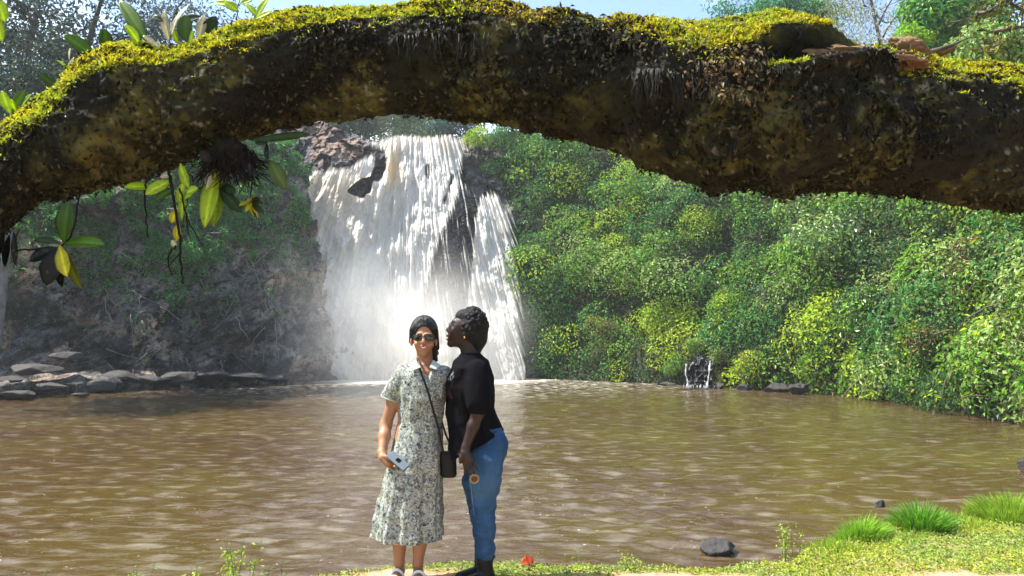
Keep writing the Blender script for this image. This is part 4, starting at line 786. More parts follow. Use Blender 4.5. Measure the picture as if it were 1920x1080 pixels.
def blades(cen, rad, n, h, w_, col, rg, lean=.5, name='blades', parent=None):
    a = rg.uniform(0, 6.283, n); r = rad * np.sqrt(rg.rand(n)); bx = cen[0] + r * np.cos(a); by = cen[1] + r * np.sin(a) * .7
    b = np.stack([bx, by, ground_z(bx, by) - .01], -1); hh = h * rg.uniform(.5, 1.1, n) * (1 - .45 * (r / rad) ** 2); out_ = np.stack([np.cos(a), np.sin(a), 0 * a], -1) * (r / rad)[:, None] * lean + rg.normal(0, .18, (n, 3)) * [1, 1, 0]
    d1 = nrm(out_ * .5 + [0, 0, 1]); d2 = nrm(out_ * 1.6 + [0, 0, .8]); s = nrm(np.cross(d1, rg.normal(0, 1, (n, 3)))) * w_ * .5
    m = b + d1 * (hh * .55)[:, None]; t = m + d2 * (hh * .45)[:, None]
    v = np.stack([b - s, b + s, m + s * .8, m - s * .8, t], 1).reshape(-1, 3); k = np.arange(n)[:, None] * 5
    cc_ = leafcol(n, col, rg, .22); return v, [k + [0, 1, 2, 3], k + [3, 2, 4]], np.repeat(cc_, 5, 0)
# grassy fringe (stuff) along the crest at the right
mbs = MB()
for i in range(120):
    xx = rng.uniform(2.0, 5.6); yy = np.interp(xx, CX, CY) + rng.uniform(-.35, .15); v, f, c = blades((xx, yy), .14, 40, rng.uniform(.06, .16) * (1.6 if xx > 4 else 1), .006, (.24, .36, .03), rng); mbs.add(v, f, c)
for i in range(60):
    xx = rng.uniform(-2.4, 2.0); yy = np.interp(xx, CX, CY) + rng.uniform(-.2, .12); v, f, c = blades((xx, yy), .10, 14, .05, .005, (.22, .30, .03), rng); mbs.add(v, f, c)
tag(mbs.build('grass', M['leaf'], smooth=False), 'fringe of short bright grass along the edge of the near bank', 'grass', kind='stuff')
def tuft(label, px, pyb, wpx, hpx, nb, cols_, seed, Y):
    cen = P(px, pyb, Y); s = Y / F; rg = np.random.RandomState(seed); root = empty('grass_tuft', (cen[0], cen[1], float(ground_z(cen[0:1], cen[1:2])[0]))); tag(root, label, 'grass tuft')
    mb = MB()
    for c_ in cols_: v, f, c = blades(cen, wpx * .5 * s, nb, hpx * s, .006, c_, rg, .9); mb.add(v, f, c)
    mb.build('blades', M['leaf'], root, smooth=False)
tuft('dark based bright green grass tuft standing on the right bank', 1730, 1000, 100, 60, 900, [(.18, .40, .02), (.06, .18, .02)], 1, 5.95)
tuft('bright green grass tuft left of the dark based one', 1610, 1012, 100, 52, 700, [(.22, .42, .02), (.18, .34, .03)], 2, 5.75)
tuft('tall yellow green grass at the right border of the near bank', 1895, 985, 140, 60, 900, [(.26, .38, .03), (.2, .34, .03)], 3, 6.3)
def weed(label, px, pyb, hpx, wpx, n_st, lsz, col, seed, Y, nleaf=26):
    cen = P(px, pyb, Y); s = Y / F; rg = np.random.RandomState(seed); gz = float(ground_z(cen[0:1], cen[1:2])[0]); root = empty('weed_plant', (cen[0], cen[1], gz)); tag(root, label, 'weed')
    mb = MB(); A = []
    for i in range(n_st):
        b = np.array([cen[0] + rg.normal(0, wpx * .12 * s), cen[1] + rg.normal(0, .03), gz - .02]); topz = P(px, pyb - hpx * rg.uniform(.6, 1), Y)[2]
        e_ = np.array([cen[0] + rg.uniform(-.5, .5) * wpx * s, cen[1] + rg.normal(0, .05), topz]); pp = catmull([b, (b + e_) / 2 + rg.normal(0, .012, 3), e_], 9)
        vv, fl = tube(pp, np.linspace(.0028, .0012, 9), 5); mb.add(vv, fl, (.15, .20, .05)); tt = rg.uniform(.25, 1, nleaf) ** .7
        A.append(pp[(tt * 8).astype(int)] + rg.normal(0, .018, (nleaf, 3)))
    mb.build('stems', M['leaf'], root); A = np.vstack(A); v, f, c = leaves(A, rg.normal(0, .5, A.shape) + [0, -.3, 1], lsz, lsz * .5, leafcol(len(A), col, rg, .25), rg, .4, .1); mesh('foliage', v, f, M['leaf'], root, smooth=False, col=c)
yl = (.32, .42, .05); yl2 = (.24, .36, .04)
weed('tall leafy weed with a yellow green top at lower left', 458, 1090, 82, 90, 9, .030, yl, 1, 4.72, 30)
weed('small weed at the far lower left corner', 12, 1095, 40, 60, 7, .028, yl, 2, 4.62)
weed('tiny weed second from the lower left corner', 98, 1090, 28, 50, 4, .022, yl2, 3, 4.62, 14)
weed('low weed left of the tall leafy weed', 250, 1092, 44, 60, 5, .022, yl2, 4, 4.62, 14)
weed('small bright weed just left of the tall leafy weed', 345, 1092, 36, 50, 6, .026, yl, 5, 4.62, 18)
weed('thin seedling on the crest right of the person in jeans', 1087, 1052, 26, 14, 2, .014, yl2, 6, 5.05, 9)
weed('branching yellow weed at the left end of the right grass bank', 1478, 1030, 64, 40, 7, .022, yl, 7, 5.3, 24)
weed('bright small weed in the middle of the near bank edge', 1185, 1062, 26, 40, 6, .02, yl, 8, 4.95, 18)
weed('dim weed rising from the water left of the path', 510, 1092, 44, 30, 3, .022, (.14, .2, .06), 9, 4.7, 12)
boulder('red brown wet rock in the shallow water near the grass bank', 1345, 1034, 62, 30, 7.3, 601)
boulder('small grey stone poking from the water behind the grass tufts', 1650, 950, 18, 22, 9.1, 602)
# pebbles + fallen red leaf
root = empty('fallen_leaf', tuple(P(988, 1052, 4.98))); tag(root, 'curled red orange fallen leaf on the bank edge right of the jeans', 'fallen leaf')
v, f = bigleaf(P(976, 1058, 4.95), P(1002, 1046, 4.98), .07, face=(0, -.7, 1), curve=.3, seed=3); mesh('blade', v, f, M['bigleaf'], root, col=(.50, .07, .02))
v, f = bigleaf(P(996, 1060, 4.93), P(986, 1042, 4.98), .05, face=(.6, -.7, .4), curve=-.2, seed=4); mesh('blade', v, f, M['bigleaf'], root, col=(.60, .10, .03))
# ---------------------------------------------------------------- people: one continuous surface each, from a smooth distance field
class SDF:
    def __init__(s, lo, hi, h):
        s.lo = np.array(lo, float); s.h = h; s.n = np.ceil((np.array(hi) - lo) / h).astype(int) + 1; s.D = np.full(s.n, 1.0, np.float32)
    def _box(s, lo, hi, m):
        a = np.clip(np.floor((np.asarray(lo) - m - s.lo) / s.h).astype(int), 0, s.n); b = np.clip(np.ceil((np.asarray(hi) + m - s.lo) / s.h).astype(int) + 1, 0, s.n)
        if (b <= a).any(): return None, None
        g = np.meshgrid(*[s.lo[i] + s.h * np.arange(a[i], b[i]) for i in range(3)], indexing='ij'); return tuple(slice(a[i], b[i]) for i in range(3)), np.stack(g, -1)
    def put(s, sl, d, k, sub=False):
        A = s.D[sl]
        if sub: d = -d; hh = np.clip(.5 - .5 * (A - d) / max(k, 1e-6), 0, 1); s.D[sl] = (A * (1 - hh) + d * hh + k * hh * (1 - hh)).astype(np.float32); return
        hh = np.clip(.5 + .5 * (A - d) / max(k, 1e-6), 0, 1); s.D[sl] = (A * (1 - hh) + d * hh - k * hh * (1 - hh)).astype(np.float32)
    def cap(s, a, b, ra, rb, k=.01, sub=False, sq=None):
        a = np.asarray(a, float); b = np.asarray(b, float); r = max(ra, rb); sl, p = s._box(np.minimum(a, b) - r, np.maximum(a, b) + r, k + 3 * s.h)
        if sl is None: return s
        ba = b - a; t = np.clip((p - a) @ ba / (ba @ ba + 1e-12), 0, 1); d = np.linalg.norm((p - a - t[..., None] * ba) / (1 if sq is None else np.asarray(sq)), axis=-1) - (ra + (rb - ra) * t)
        s.put(sl, d, k, sub); return s
    def chain(s, pts, rs, k=.01, sub=False):
        for i in range(len(pts) - 1): s.cap(pts[i], pts[i + 1], rs[i], rs[i + 1], k, sub)
        return s
    def ell(s, c, r, k=.01, rot=None, sub=False):
        c = np.asarray(c, float); r = np.asarray(r, float); m = r.max(); sl, p = s._box(c - m, c + m, k + 3 * s.h)
        if sl is None: return s
        q = p - c
        if rot is not None: q = q @ np.asarray(rot)
        k0 = np.linalg.norm(q / r, axis=-1); k1 = np.linalg.norm(q / r ** 2, axis=-1); s.put(sl, k0 * (k0 - 1) / (k1 + 1e-9), k, sub); return s
    def loft(s, rows, k=.01, fold=None, clip=None, sub=False):
        """rows: (z, cx, cy, rx, ry), z descending or ascending"""
        R_ = np.array(sorted(rows)); lo = [(R_[:, 1] - R_[:, 3]).min() - .02, (R_[:, 2] - R_[:, 4]).min() - .02, R_[0, 0]]; hi = [(R_[:, 1] + R_[:, 3]).max() + .02, (R_[:, 2] + R_[:, 4]).max() + .02, R_[-1, 0]]
        sl, p = s._box(lo, hi, k + 3 * s.h); z = p[..., 2]; cx, cy, rx, ry = [np.interp(z, R_[:, 0], R_[:, i]) for i in (1, 2, 3, 4)]
        x, y = p[..., 0] - cx, p[..., 1] - cy
        m = 1.0
        if fold: m = fold(np.arctan2(y, x), z)
        q = np.sqrt((x / rx) ** 2 + (y / ry) ** 2 + 1e-9); d = (q - m) * np.minimum(rx, ry); d = np.maximum(d, np.maximum(R_[0, 0] - z, z - R_[-1, 0]))
        if clip is not None: d = np.maximum(d, clip(p))
        s.put(sl, d, k, sub); return s
    def mesh(s, shell=None):
        D = s.D; n = D.shape; sg = D < 0
        cell = np.zeros(tuple(np.array(n) - 1), bool); cnt = np.zeros(cell.shape, np.float32); acc = np.zeros(cell.shape + (3,), np.float32)
        o8 = lambda dx, dy, dz: (slice(dx, n[0] - 1 + dx), slice(dy, n[1] - 1 + dy), slice(dz, n[2] - 1 + dz))
        any_ = np.zeros(cell.shape, bool); all_ = np.ones(cell.shape, bool)
        for dx in (0, 1):
            for dy in (0, 1):
                for dz in (0, 1): c = sg[o8(dx, dy, dz)]; any_ |= c; all_ &= c
        cell = any_ & ~all_; ci = np.argwhere(cell); 
        val = lambda d: D[ci[:, 0] + d[0], ci[:, 1] + d[1], ci[:, 2] + d[2]]
        corners = [(a, b, c) for a in (0, 1) for b in (0, 1) for c in (0, 1)]; acc = np.zeros((len(ci), 3)); cnt = np.zeros(len(ci))
        for a in corners:
            for ax in range(3):
                if a[ax]: continue
                b = list(a); b[ax] = 1; va, vb = val(a), val(b); m = (va < 0) != (vb < 0); t = np.where(m, va / np.where(m, va - vb, 1), 0)
                pt = np.array(a, float)[None].repeat(len(ci), 0); pt[:, ax] = t; acc += pt * m[:, None]; cnt += m
        v = s.lo + s.h * (ci + acc / cnt[:, None]); idx = -np.ones(cell.shape, np.int64); idx[tuple(ci.T)] = np.arange(len(ci)); F_ = []
        for ax in range(3):
            u, w_ = (ax + 1) % 3, (ax + 2) % 3; a = [slice(None)] * 3; b = [slice(None)] * 3; a[ax] = slice(0, -1); b[ax] = slice(1, None)
            ch = sg[tuple(a)] != sg[tuple(b)]; e = np.argwhere(ch); e = e[(e[:, u] > 0) & (e[:, w_] > 0) & (e[:, u] < n[u] - 1) & (e[:, w_] < n[w_] - 1)]
            def g(du, dw): q = e.copy(); q[:, u] -= du; q[:, w_] -= dw; return idx[tuple(q.T)]
            f = np.stack([g(1, 1), g(0, 1), g(0, 0), g(1, 0)], -1); s0 = sg[tuple(e.T)]; f[~s0] = f[~s0][:, ::-1]; F_.append(f)
        return v, np.concatenate(F_)
def smooth_mesh(v, f, it=2):
    for _ in range(it):
        a = np.zeros_like(v); c = np.zeros(len(v))
        for i in range(4):
            for j in (1, 3): np.add.at(a, f[:, i], v[f[:, (i + j) % 4]]); np.add.at(c, f[:, i], 1)
        v = v * .5 + .5 * a / np.maximum(c, 1)[:, None]
    return v
def sdfobj(S, name, mt, parent, it=1, colf=None, wr=None):
    v, f = S.mesh(); v = smooth_mesh(v, f, it)
    if wr: q = v * np.asarray(wr[1]); v = v + wr[0] * np.stack([fbm(q, 3, 801) - .5, fbm(q, 3, 811) - .5, 0 * v[:, 0]], -1)
    return mesh(name, v, f, mt, parent, col=colf(v) if colf else (1, 1, 1))
def finger(S, p0, d0, d1, L_, r, k=.004):
    """three phalanges bending from direction d0 to d1"""
    d0 = nrm(np.asarray(d0, float)); d1 = nrm(np.asarray(d1, float)); pts = [np.asarray(p0, float)]
    for t, l in ((0, .45), (.5, .30), (1, .25)): pts.append(pts[-1] + nrm(d0 * (1 - t) + d1 * t) * L_ * l)
    S.chain(pts, [r, r * .93, r * .85, r * .72], k); return pts[-1]
PX = 4.7 / F
def w1(px, py, dy=0.): return P(px, py, 4.7 + dy)
M['skin1'] = mat('skin_tan', attr=True, rough=.5, spec=.35, noise=[(40, (.29, .14, .08), .5, .8)]); M['skin2'] = mat('skin_dark', attr=True, rough=.45, spec=.3)
for k_, sub in (('skin1', .12), ('skin2', .08)):
    b = M[k_].node_tree.nodes['Principled BSDF']; b.inputs['Subsurface Weight'].default_value = sub; b.inputs['Subsurface Radius'].default_value = (.02, .008, .004)
def dressmat():
    m = bpy.data.materials.new('floral_print'); m.use_nodes = True; N = m.node_tree.nodes; L = m.node_tree.links; b = N['Principled BSDF']; b.inputs['Roughness'].default_value = .85; b.inputs['Specular IOR Level'].default_value = .15
    g = N.new('ShaderNodeTexCoord')
    wn = N.new('ShaderNodeTexNoise'); wn.inputs['Scale'].default_value = 22; L.new(g.outputs['Object'], wn.inputs[0]); av = N.new('ShaderNodeMixRGB'); av.inputs[0].default_value = .045; L.new(g.outputs['Object'], av.inputs[1]); L.new(wn.outputs['Color'], av.inputs[2])
    cur = None; base = (.37, .40, .36, 1)
    for sc, lo, hi, col, det in ((52, .49, .57, (.15, .175, .13, 1), 3), (17, .58, .70, (.27, .28, .17, 1), 2), (70, .56, .62, (.06, .075, .12, 1), 2), (85, .58, .66, (.62, .64, .62, 1), 2), (60, .62, .68, (.03, .035, .04, 1), 2)):
        n = N.new('ShaderNodeTexNoise'); n.inputs['Scale'].default_value = sc; n.inputs['Detail'].default_value = det; n.inputs['Distortion'].default_value = .9; L.new(av.outputs[0], n.inputs[0])
        r = N.new('ShaderNodeMapRange'); r.inputs[1].default_value = lo; r.inputs[2].default_value = hi; L.new(n.outputs[0], r.inputs[0]); x = N.new('ShaderNodeMixRGB'); L.new(r.outputs[0], x.inputs[0]); x.inputs[2].default_value = col
        if cur: L.new(cur, x.inputs[1])
        else: x.inputs[1].default_value = base
        cur = x.outputs[0]
    L.new(cur, b.inputs['Base Color'])
    tr = N.new('ShaderNodeBsdfTranslucent'); L.new(cur, tr.inputs[0]); ms = N.new('ShaderNodeMixShader'); ms.inputs[0].default_value = .22; L.new(b.outputs[0], ms.inputs[1]); L.new(tr.outputs[0], ms.inputs[2]); L.new(ms.outputs[0], N['Material Output'].inputs[0]); return m
M['dress'] = dressmat()
M['mint'] = mat('mint_trim', (.32, .37, .33), .85, .1)
M['hair1'] = mat('dark_hair', (.008, .006, .005), .5, .3, bump=[(90, .9, .012), (260, .7, .004)], nmap=(1, .6, .12)); M['hair2'] = mat('black_textured_hair', (.004, .0035, .004), .7, .3, bump=[(90, .9, .012), (240, .8, .004)])
M['blackplastic'] = mat('black_plastic', (.006, .006, .007), .12, .5); M['lens'] = mat('dark_lens', (.012, .008, .006), .06, .6)
M['gold'] = mat('gold', (.75, .50, .18), .3, .5, metal=1.); M['tanring'] = mat('tan_ring', (.26, .17, .08), .5, .3)
M['white'] = mat('white_strap', (.78, .76, .72), .6, .3); M['blackcloth'] = mat('black_cotton', (.0035, .0035, .005), .9, .05, bump=(35, .35, .012)); M['leather'] = mat('black_leather', (.004, .004, .005), .5, .22, bump=(120, .3, .002))
M['denim'] = mat('blue_denim', (.020, .060, .135), .85, .10, noise=[(4, (.048, .115, .21), .42, .66), (330, (.006, .022, .065), .5, .7)], bump=[(9, .6, .03), (30, .4, .006), (260, .4, .001)], nmap=(1, 1, .8))

# ---- woman in the floral dress
root = empty('person', tuple(w1(768, 1079))); tag(root, 'woman in a pale floral shirt dress and sunglasses smiling beside the person in black', 'person')
S = SDF(w1(655, 1125) - [0, .45, .0], w1(870, 585) + [0, .42, .02], .0042)
S.loft([(w1(0, 684)[2], w1(796, 0)[0], 4.72, .055, .06), (w1(0, 696)[2], w1(794, 0)[0], 4.72, .135, .085), (w1(0, 712)[2], w1(793, 0)[0], 4.72, .145, .095), (w1(0, 745)[2], w1(791, 0)[0], 4.71, .13, .10), (w1(0, 790)[2], w1(787, 0)[0], 4.72, .115, .09), (w1(0, 850)[2], w1(783, 0)[0], 4.72, .145, .11), (w1(0, 900)[2], w1(776, 0)[0], 4.72, .15, .11)], .03)
S.cap(w1(796, 664, .02), w1(796, 696, .03), .050, .056, .03)                                    # neck
S.ell(w1(795, 621, .025), (.073, .092, .090), .02); S.ell(w1(795, 641, -.022), (.062, .060, .082), .03); S.cap(w1(794.5, 655, -.045), w1(794, 662, -.052), .030, .021, .025)   # skull, face, chin
S.cap(w1(794.5, 629, -.082), w1(794, 641, -.102), .0085, .0125, .010); S.ell(w1(794, 643, -.094), (.019, .014, .009), .006)     # nose
for sx in (-1, 1):
    S.ell(w1(795 + sx * 12, 645, -.062), (.022, .020, .018), .014); S.ell(w1(795 + sx * 8.5, 625.5, -.078), (.020, .010, .006), .008)     # cheeks, brows
    S.ell(w1(795 + sx * 23.0, 640, .005), (.010, .020, .031), .006)                               # ears
S.ell(w1(794, 649.5, -.083), (.024, .010, .008), .006); S.ell(w1(794, 654.5, -.078), (.020, .009, .007), .006)
# arm on the left of the picture, hand closed on the phone
sh, el, wr = w1(752, 704, .01), w1(723.5, 797, .03), w1(716.5, 849, -.10)
S.cap(w1(775, 701, .01), sh, .050, .043, .03); S.chain([sh, (sh + el) / 2, el], [.043, .041, .035], .02); S.chain([el, el * .6 + wr * .4, wr], [.036, .036, .0245], .02)
pl = w1(722, 862, -.07); S.cap(wr, w1(719, 856, -.118), .024, .026, .012); S.cap(w1(718, 858, -.122), w1(727, 868, -.135), .026, .022, .01, sq=None)
for i, (fx, fy, L_) in enumerate([(727, 857, .070), (727, 862.5, .074), (726, 868, .068), (724, 873, .055)]): finger(S, w1(fx, fy, -.122), (1, .15, -.22 - .1 * i), (.25, -.8, -.1), L_, .0090, .004)
finger(S, w1(722, 855, -.150), (.75, -.45, -.35), (1, .1, -.55), .062, .0105, .005)
# other arm goes behind the friend's back
sh2, el2, wr2 = w1(838, 706, .05), w1(864, 760, .22), w1(900, 768, .30)
S.cap(w1(812, 701, .01), sh2, .050, .042, .03); S.chain([sh2, el2], [.046, .036], .02); S.chain([el2, wr2], [.036, .025], .015); S.cap(wr2, w1(916, 764, .28), .025, .02, .01)
for i in range(4): finger(S, w1(914, 758 + 5 * i, .28), (1, -.1, 0), (.6, -.9, 0), .06, .0085, .004)
finger(S, w1(905, 756, .27), (.6, 0, .8), (1, 0, .4), .05, .010)
# legs
for (hx, kx, cx, ax, kr) in ((770, 752, 749.5, 748.5, 0), (802, 789, 788, 783.5, 1)):
    dy = .02 - .04 * kr
    S.chain([w1(hx, 880, .02), w1(kx, 972, -.01 + dy)], [.085, .055], .02); S.chain([w1(kx, 972, dy), w1(cx, 1008, .012 + dy), w1(ax, 1056, .02 + dy)], [.053, .050, .030], .02)
    a = w1(ax, 1062, .03 + dy); g_ = float(ground_z(a[0:1], a[1:2])[0]); hd = .10 if not kr else -.02
    heel = np.array([a[0], a[1] + .025, g_ + .045]); toe = np.array([a[0] - .02 + .03 * kr, a[1] - .17, g_ + .030]); S.cap(w1(ax, 1056, .02 + dy), heel, .030, .030, .015); S.cap(heel, toe, .030, .022, .015); S.cap(heel * .4 + toe * .6 + [.015, 0, -.004], toe + [.018, .0, -.004], .026, .018, .01)
    for q in range(5): S.cap(toe + [(q - 2) * .0145, -.002, -.006], toe + [(q - 2) * .0165, -.038 + .006 * abs(q - 1), -.012], .0105 - .0006 * q, .0085, .004)
def skin1(v):
    kx, ky = proj(v); c = np.tile([.31, .155, .085], (len(v), 1)); lip = np.exp(-((kx - 794) / 7.) ** 4 - ((ky - 651.5) / 3.2) ** 4) * (v[:, 1] < 4.64); c = c * (1 - lip[:, None] * .8) + np.array([.50, .09, .08]) * lip[:, None] * .8; return c
sdfobj(S, 'body', M['skin1'], root, 1, skin1)
# teeth line of the smile
v, f = tube(catmull([w1(788.5, 649.3, -.091), w1(794, 652.3, -.0975), w1(799.5, 649.3, -.091)], 8), [.0006, .0016, .0024, .0028, .0028, .0024, .0016, .0006], 6); mesh('teeth', v, f, M['white'], root)
# hair
S = SDF(w1(755, 690) - [0, .14, 0], w1(840, 585) + [0, .18, .03], .0032)
S.ell(w1(795, 620, .030), (.088, .104, .100), .01); 
for sx in (-1, 1): S.cap(w1(795 + sx * 21, 620, -.005), w1(795 + sx * (24 if sx > 0 else 23), 646 + 6 * sx, .02), .020, .018, .015); S.cap(w1(795 + sx * 4, 601, -.035), w1(795 + sx * 20, 617, -.035), .020, .018, .015)
S.cap(w1(800, 650, .09), w1(813, 674, .05), .045, .022, .03); S.cap(w1(815, 656, .02), w1(819, 676, .01), .015, .008, .01)
S.ell(w1(794.5, 636, -.085), (.061, .085, .083), .006, sub=True); S.cap(w1(795.5, 603, -.085), w1(795.5, 592.5, -.02), .004, .002, .008, sub=True)
sdfobj(S, 'hair', M['hair1'], root, 1)
# sunglasses
sg = empty('x', (0, 0, 0)); bpy.data.objects.remove(sg)
S = SDF(w1(764, 655) - [0, .16, 0], w1(826, 615) + [0, .06, 0], .0024)
for sx in (-1, 1):
    c_ = w1(794.5 + sx * 11.3, 633.2, -.092 + .0); S.ell(c_, (.0300, .007, .0235), .004, rotm('Z', sx * .22)); S.cap(c_ + [sx * .024, .008, .013], w1(795 + sx * 23.5, 632, -.0), .0038, .003, .003)
S.cap(w1(790.5, 630, -.098), w1(798.5, 630, -.098), .0032, .0032, .003)
sdfobj(S, 'sunglasses', M['lens'], root, 1)
for (a, b, c_) in ((820.5, 657, .012),):
    mb = MB(); vv, fl = tube([w1(a, b - 8, c_ - .005), w1(a, b, c_ - .006)], .0012, 5); mb.add(vv, fl); v, f = blob(w1(a, b + 5, c_ - .006), (.008, .004, .014), None, 5, .15, (14, 12)); mb.add(v, f); mb.build('earring', M['gold' if a < 800 else 'blackplastic'], root)
# dress
hem = lambda th, z: 1 + np.interp(z, [w1(0, 1010)[2], w1(0, 880)[2], w1(0, 790)[2]], [.060, .022, .012]) * (np.sin(7 * th + 1.3 + 4 * z) + .6 * np.sin(13 * th + .4 - 3 * z) + .35 * np.sin(23 * th + 2)) + .012 * np.sin(9 * z * 6 + 3 * th)
zz = lambda py: w1(0, py)[2]; xx = lambda px: w1(px, 700)[0]
S = SDF(w1(675, 1022) - [0, .36, 0], w1(872, 668) + [0, .36, 0], .0046)
rows = [(686, 795, 27, .075), (693, 794, 41, .098), (702, 793, 48, .112), (720, 792, 48, .124), (745, 791, 44.5, .128), (770, 789, 42, .116), (790, 787, 41, .112), (815, 786, 43.5, .122), (850, 782, 49.5, .138), (890, 775, 56, .150), (940, 769, 60.5, .165), (985, 766, 64, .178), (1009, 765, 67, .185)]
S.loft([(zz(a), w1(b, a)[0], 4.71, c_ * PX * (.97 if a > 780 else 1), d) for a, b, c_, d in rows], .012, hem)
S.loft([(zz(1004) , w1(765, 1006)[0], 4.71, 62 * PX, .172), (zz(1035), w1(765, 1006)[0], 4.71, 62.5 * PX, .174)], .004, hem, sub=True)
for a, b, r0, r1 in ((w1(758, 700, .0), w1(735, 741, .02), .060, .063), (w1(832, 702, .02), w1(850, 728, .10), .058, .058)): S.cap(a, b, r0, r1, .02)
s0, s1_ = w1(735, 741, .02), w1(727, 765, .03); S.cap(s1_, s1_ + (s1_ - s0) * .6, .085, .085, .004, sub=True)     # open sleeve end
S.cap(w1(795, 676, -.05), w1(796, 690, -.09), .050, .036, .006, sub=True); S.cap(w1(796, 688, -.10), w1(802, 717, -.125), .040, .009, .006, sub=True, sq=(1, 2.2, 1)); S.ell(w1(796, 676, .0), (.062, .07, .05), .004, sub=True)
sdfobj(S, 'dress', M['dress'], root, 1, wr=(.030, (10, 10, 4)))
# cuffs, collar flaps, placket
mb = MB()
def flap(pts, th=.004):
    p = np.array(pts); n_ = nrm(np.cross(p[1] - p[0], p[2] - p[0])) * th; k = len(p); v = np.vstack([p, p + n_]); return v, [np.array([list(range(k))]), np.array([list(range(k, 2 * k))[::-1]]), np.array([[i, (i + 1) % k, (i + 1) % k + k, i + k] for i in range(k)])]
for pts in ([w1(779, 676, -.055), w1(788, 688, -.125), w1(778, 692, -.130), w1(766, 685, -.090)], [w1(812, 676, -.055), w1(806, 689, -.125), w1(816, 693, -.126), w1(826, 686, -.085)]):
    v, f = flap(pts); o = mesh('collar_flap', v, f, M['mint'], root, smooth=False); bv = o.modifiers.new('b', 'BEVEL'); bv.width = .002
th = np.linspace(0, 2 * math.pi, 29)[:-1]
ax_ = nrm(s1_ - s0); u_ = nrm(np.cross(ax_, [0, 1, .1])); w_ = np.cross(ax_, u_)
c0 = w1(733.2, 745, .02); cuff = [c0 + ax_ * .004 + (u_ * math.cos(a) + w_ * math.sin(a)) * .061 for a in np.linspace(0, 2 * math.pi, 30)]
v, f = tube(cuff, .0055, 6); mesh('cuff', v, f, M['mint'], root)
br = [wr * .9 + el * .1 + (nrm(np.cross(wr - el, [0, 1, 0])) * math.cos(a) + np.array([0, 1, .2]) * math.sin(a)) * .030 for a in np.linspace(0, 2 * math.pi, 24)]
v, f = tube(br, .0035, 6); mesh('bracelet', v, f, M['gold'], root)
# sandals
for (ax, kr) in ((748.5, 0), (783.5, 1)):
    dy = .02 - .04 * kr; a = w1(ax, 1062, .03 + dy); g_ = float(ground_z(a[0:1], a[1:2])[0])
    sd = mesh('sandal', *blob(np.array([a[0] - .008 + .02 * kr, a[1] - .085, g_ + .010]), (.050, .142, .014), None, 9 + kr, .05, (24, 20)), M['white'], root)
    for yy_, zz_, rr in ((-.035, .062, .043), (-.12, .045, .042)):
        st_ = [np.array([a[0] - .010 + .02 * kr, a[1] + yy_, g_ + .012]) + np.array([rr * math.cos(q), -.012 * math.sin(q), zz_ * math.sin(q)]) for q in np.linspace(0, math.pi, 14)]
        v, f = tube(st_, .0095, 6); mesh('strap', v, f, M['white'], sd)
# ---- phone held low in her hand
ph = empty('smartphone', tuple(w1(748, 864, -.15))); tag(ph, 'smartphone in a pale grey case held low by the woman in the dress', 'smartphone')
def rbox(cen, ax, ay, az, dims, bev, name, mt, parent):
    dims = np.asarray(dims); v = np.array([[a, b, c] for a in (-.5, .5) for b in (-.5, .5) for c in (-.5, .5)]) * dims; B_ = np.stack([ax, ay, az], 1)
    f = np.array([[0, 1, 3, 2], [4, 6, 7, 5], [0, 4, 5, 1], [2, 3, 7, 6], [0, 2, 6, 4], [1, 5, 7, 3]]); o = mesh(name, v @ B_.T + cen, f, mt, parent, smooth=False)
    m = o.modifiers.new('bevel', 'BEVEL'); m.width = bev; m.segments = 4; return o
a1 = nrm(np.array([.80, -.20, -.62])); a3 = nrm(np.array([.15, -.50, .90])); a3 = nrm(a3 - a1 * (a1 @ a3)); a2 = np.cross(a3, a1)
M['case'] = mat('pale_phone_case', (.15, .19, .22), .35, .4)
pc = w1(746.5, 864, -.165); rbox(pc, a1, a2, a3, (.138, .070, .009), .004, 'case', M['case'], ph); rbox(pc + a3 * .0045, a1, a2, a3, (.030, .030, .004), .002, 'camera_bump', M['blackplastic'], ph); rbox(pc - a3 * .0052, a1, a2, a3, (.142, .067, .002), .0008, 'screen', M['blackplastic'], ph)
# ---- crossbody bag
bag = empty('crossbody_bag', tuple(w1(846, 870, .0))); tag(bag, 'small black crossbody bag hanging between the two people on a thin strap', 'bag')
S = SDF(w1(822, 905) - [0, .12, 0], w1(872, 832) + [0, .12, 0], .0035); S.loft([(w1(0, 893)[2], w1(846, 0)[0] + .004, 4.66, 12 * PX, .025), (w1(0, 888)[2], w1(846, 0)[0] + .004, 4.66, 15.5 * PX, .034), (w1(0, 850)[2], w1(845, 0)[0] + .004, 4.66, 15 * PX, .030), (w1(0, 844)[2], w1(844, 0)[0] + .004, 4.66, 12 * PX, .02)], .004)
sdfobj(S, 'pouch', M['leather'], bag, 2)
def ribbon(pts, wd, th, name, mt, parent, face=(0, -1, 0)):
    pts = catmull(pts, 40); t = nrm(np.gradient(pts, axis=0)); s = nrm(np.cross(t, face)); n_ = np.cross(s, t); v = np.stack([pts - s * wd / 2 - n_ * th / 2, pts + s * wd / 2 - n_ * th / 2, pts + s * wd / 2 + n_ * th / 2, pts - s * wd / 2 + n_ * th / 2], 1)
    return mesh(name, v.reshape(-1, 3), grid(40, 4, True), mt, parent, smooth=False)
ribbon([w1(783, 668, .03), w1(784, 680, -.085), w1(790, 700, -.128), w1(801, 730, -.142), (w1(812, 768, -.130)), w1(824, 810, -.125), w1(831, 846, -.10), w1(834, 852, -.06)], .013, .004, 'strap', M['leather'], bag)
ribbon([w1(800, 690, .11), w1(820, 760, .13), w1(838, 820, .10), w1(856, 850, -.02), w1(857, 856, -.04)], .012, .004, 'strap', M['leather'], bag)

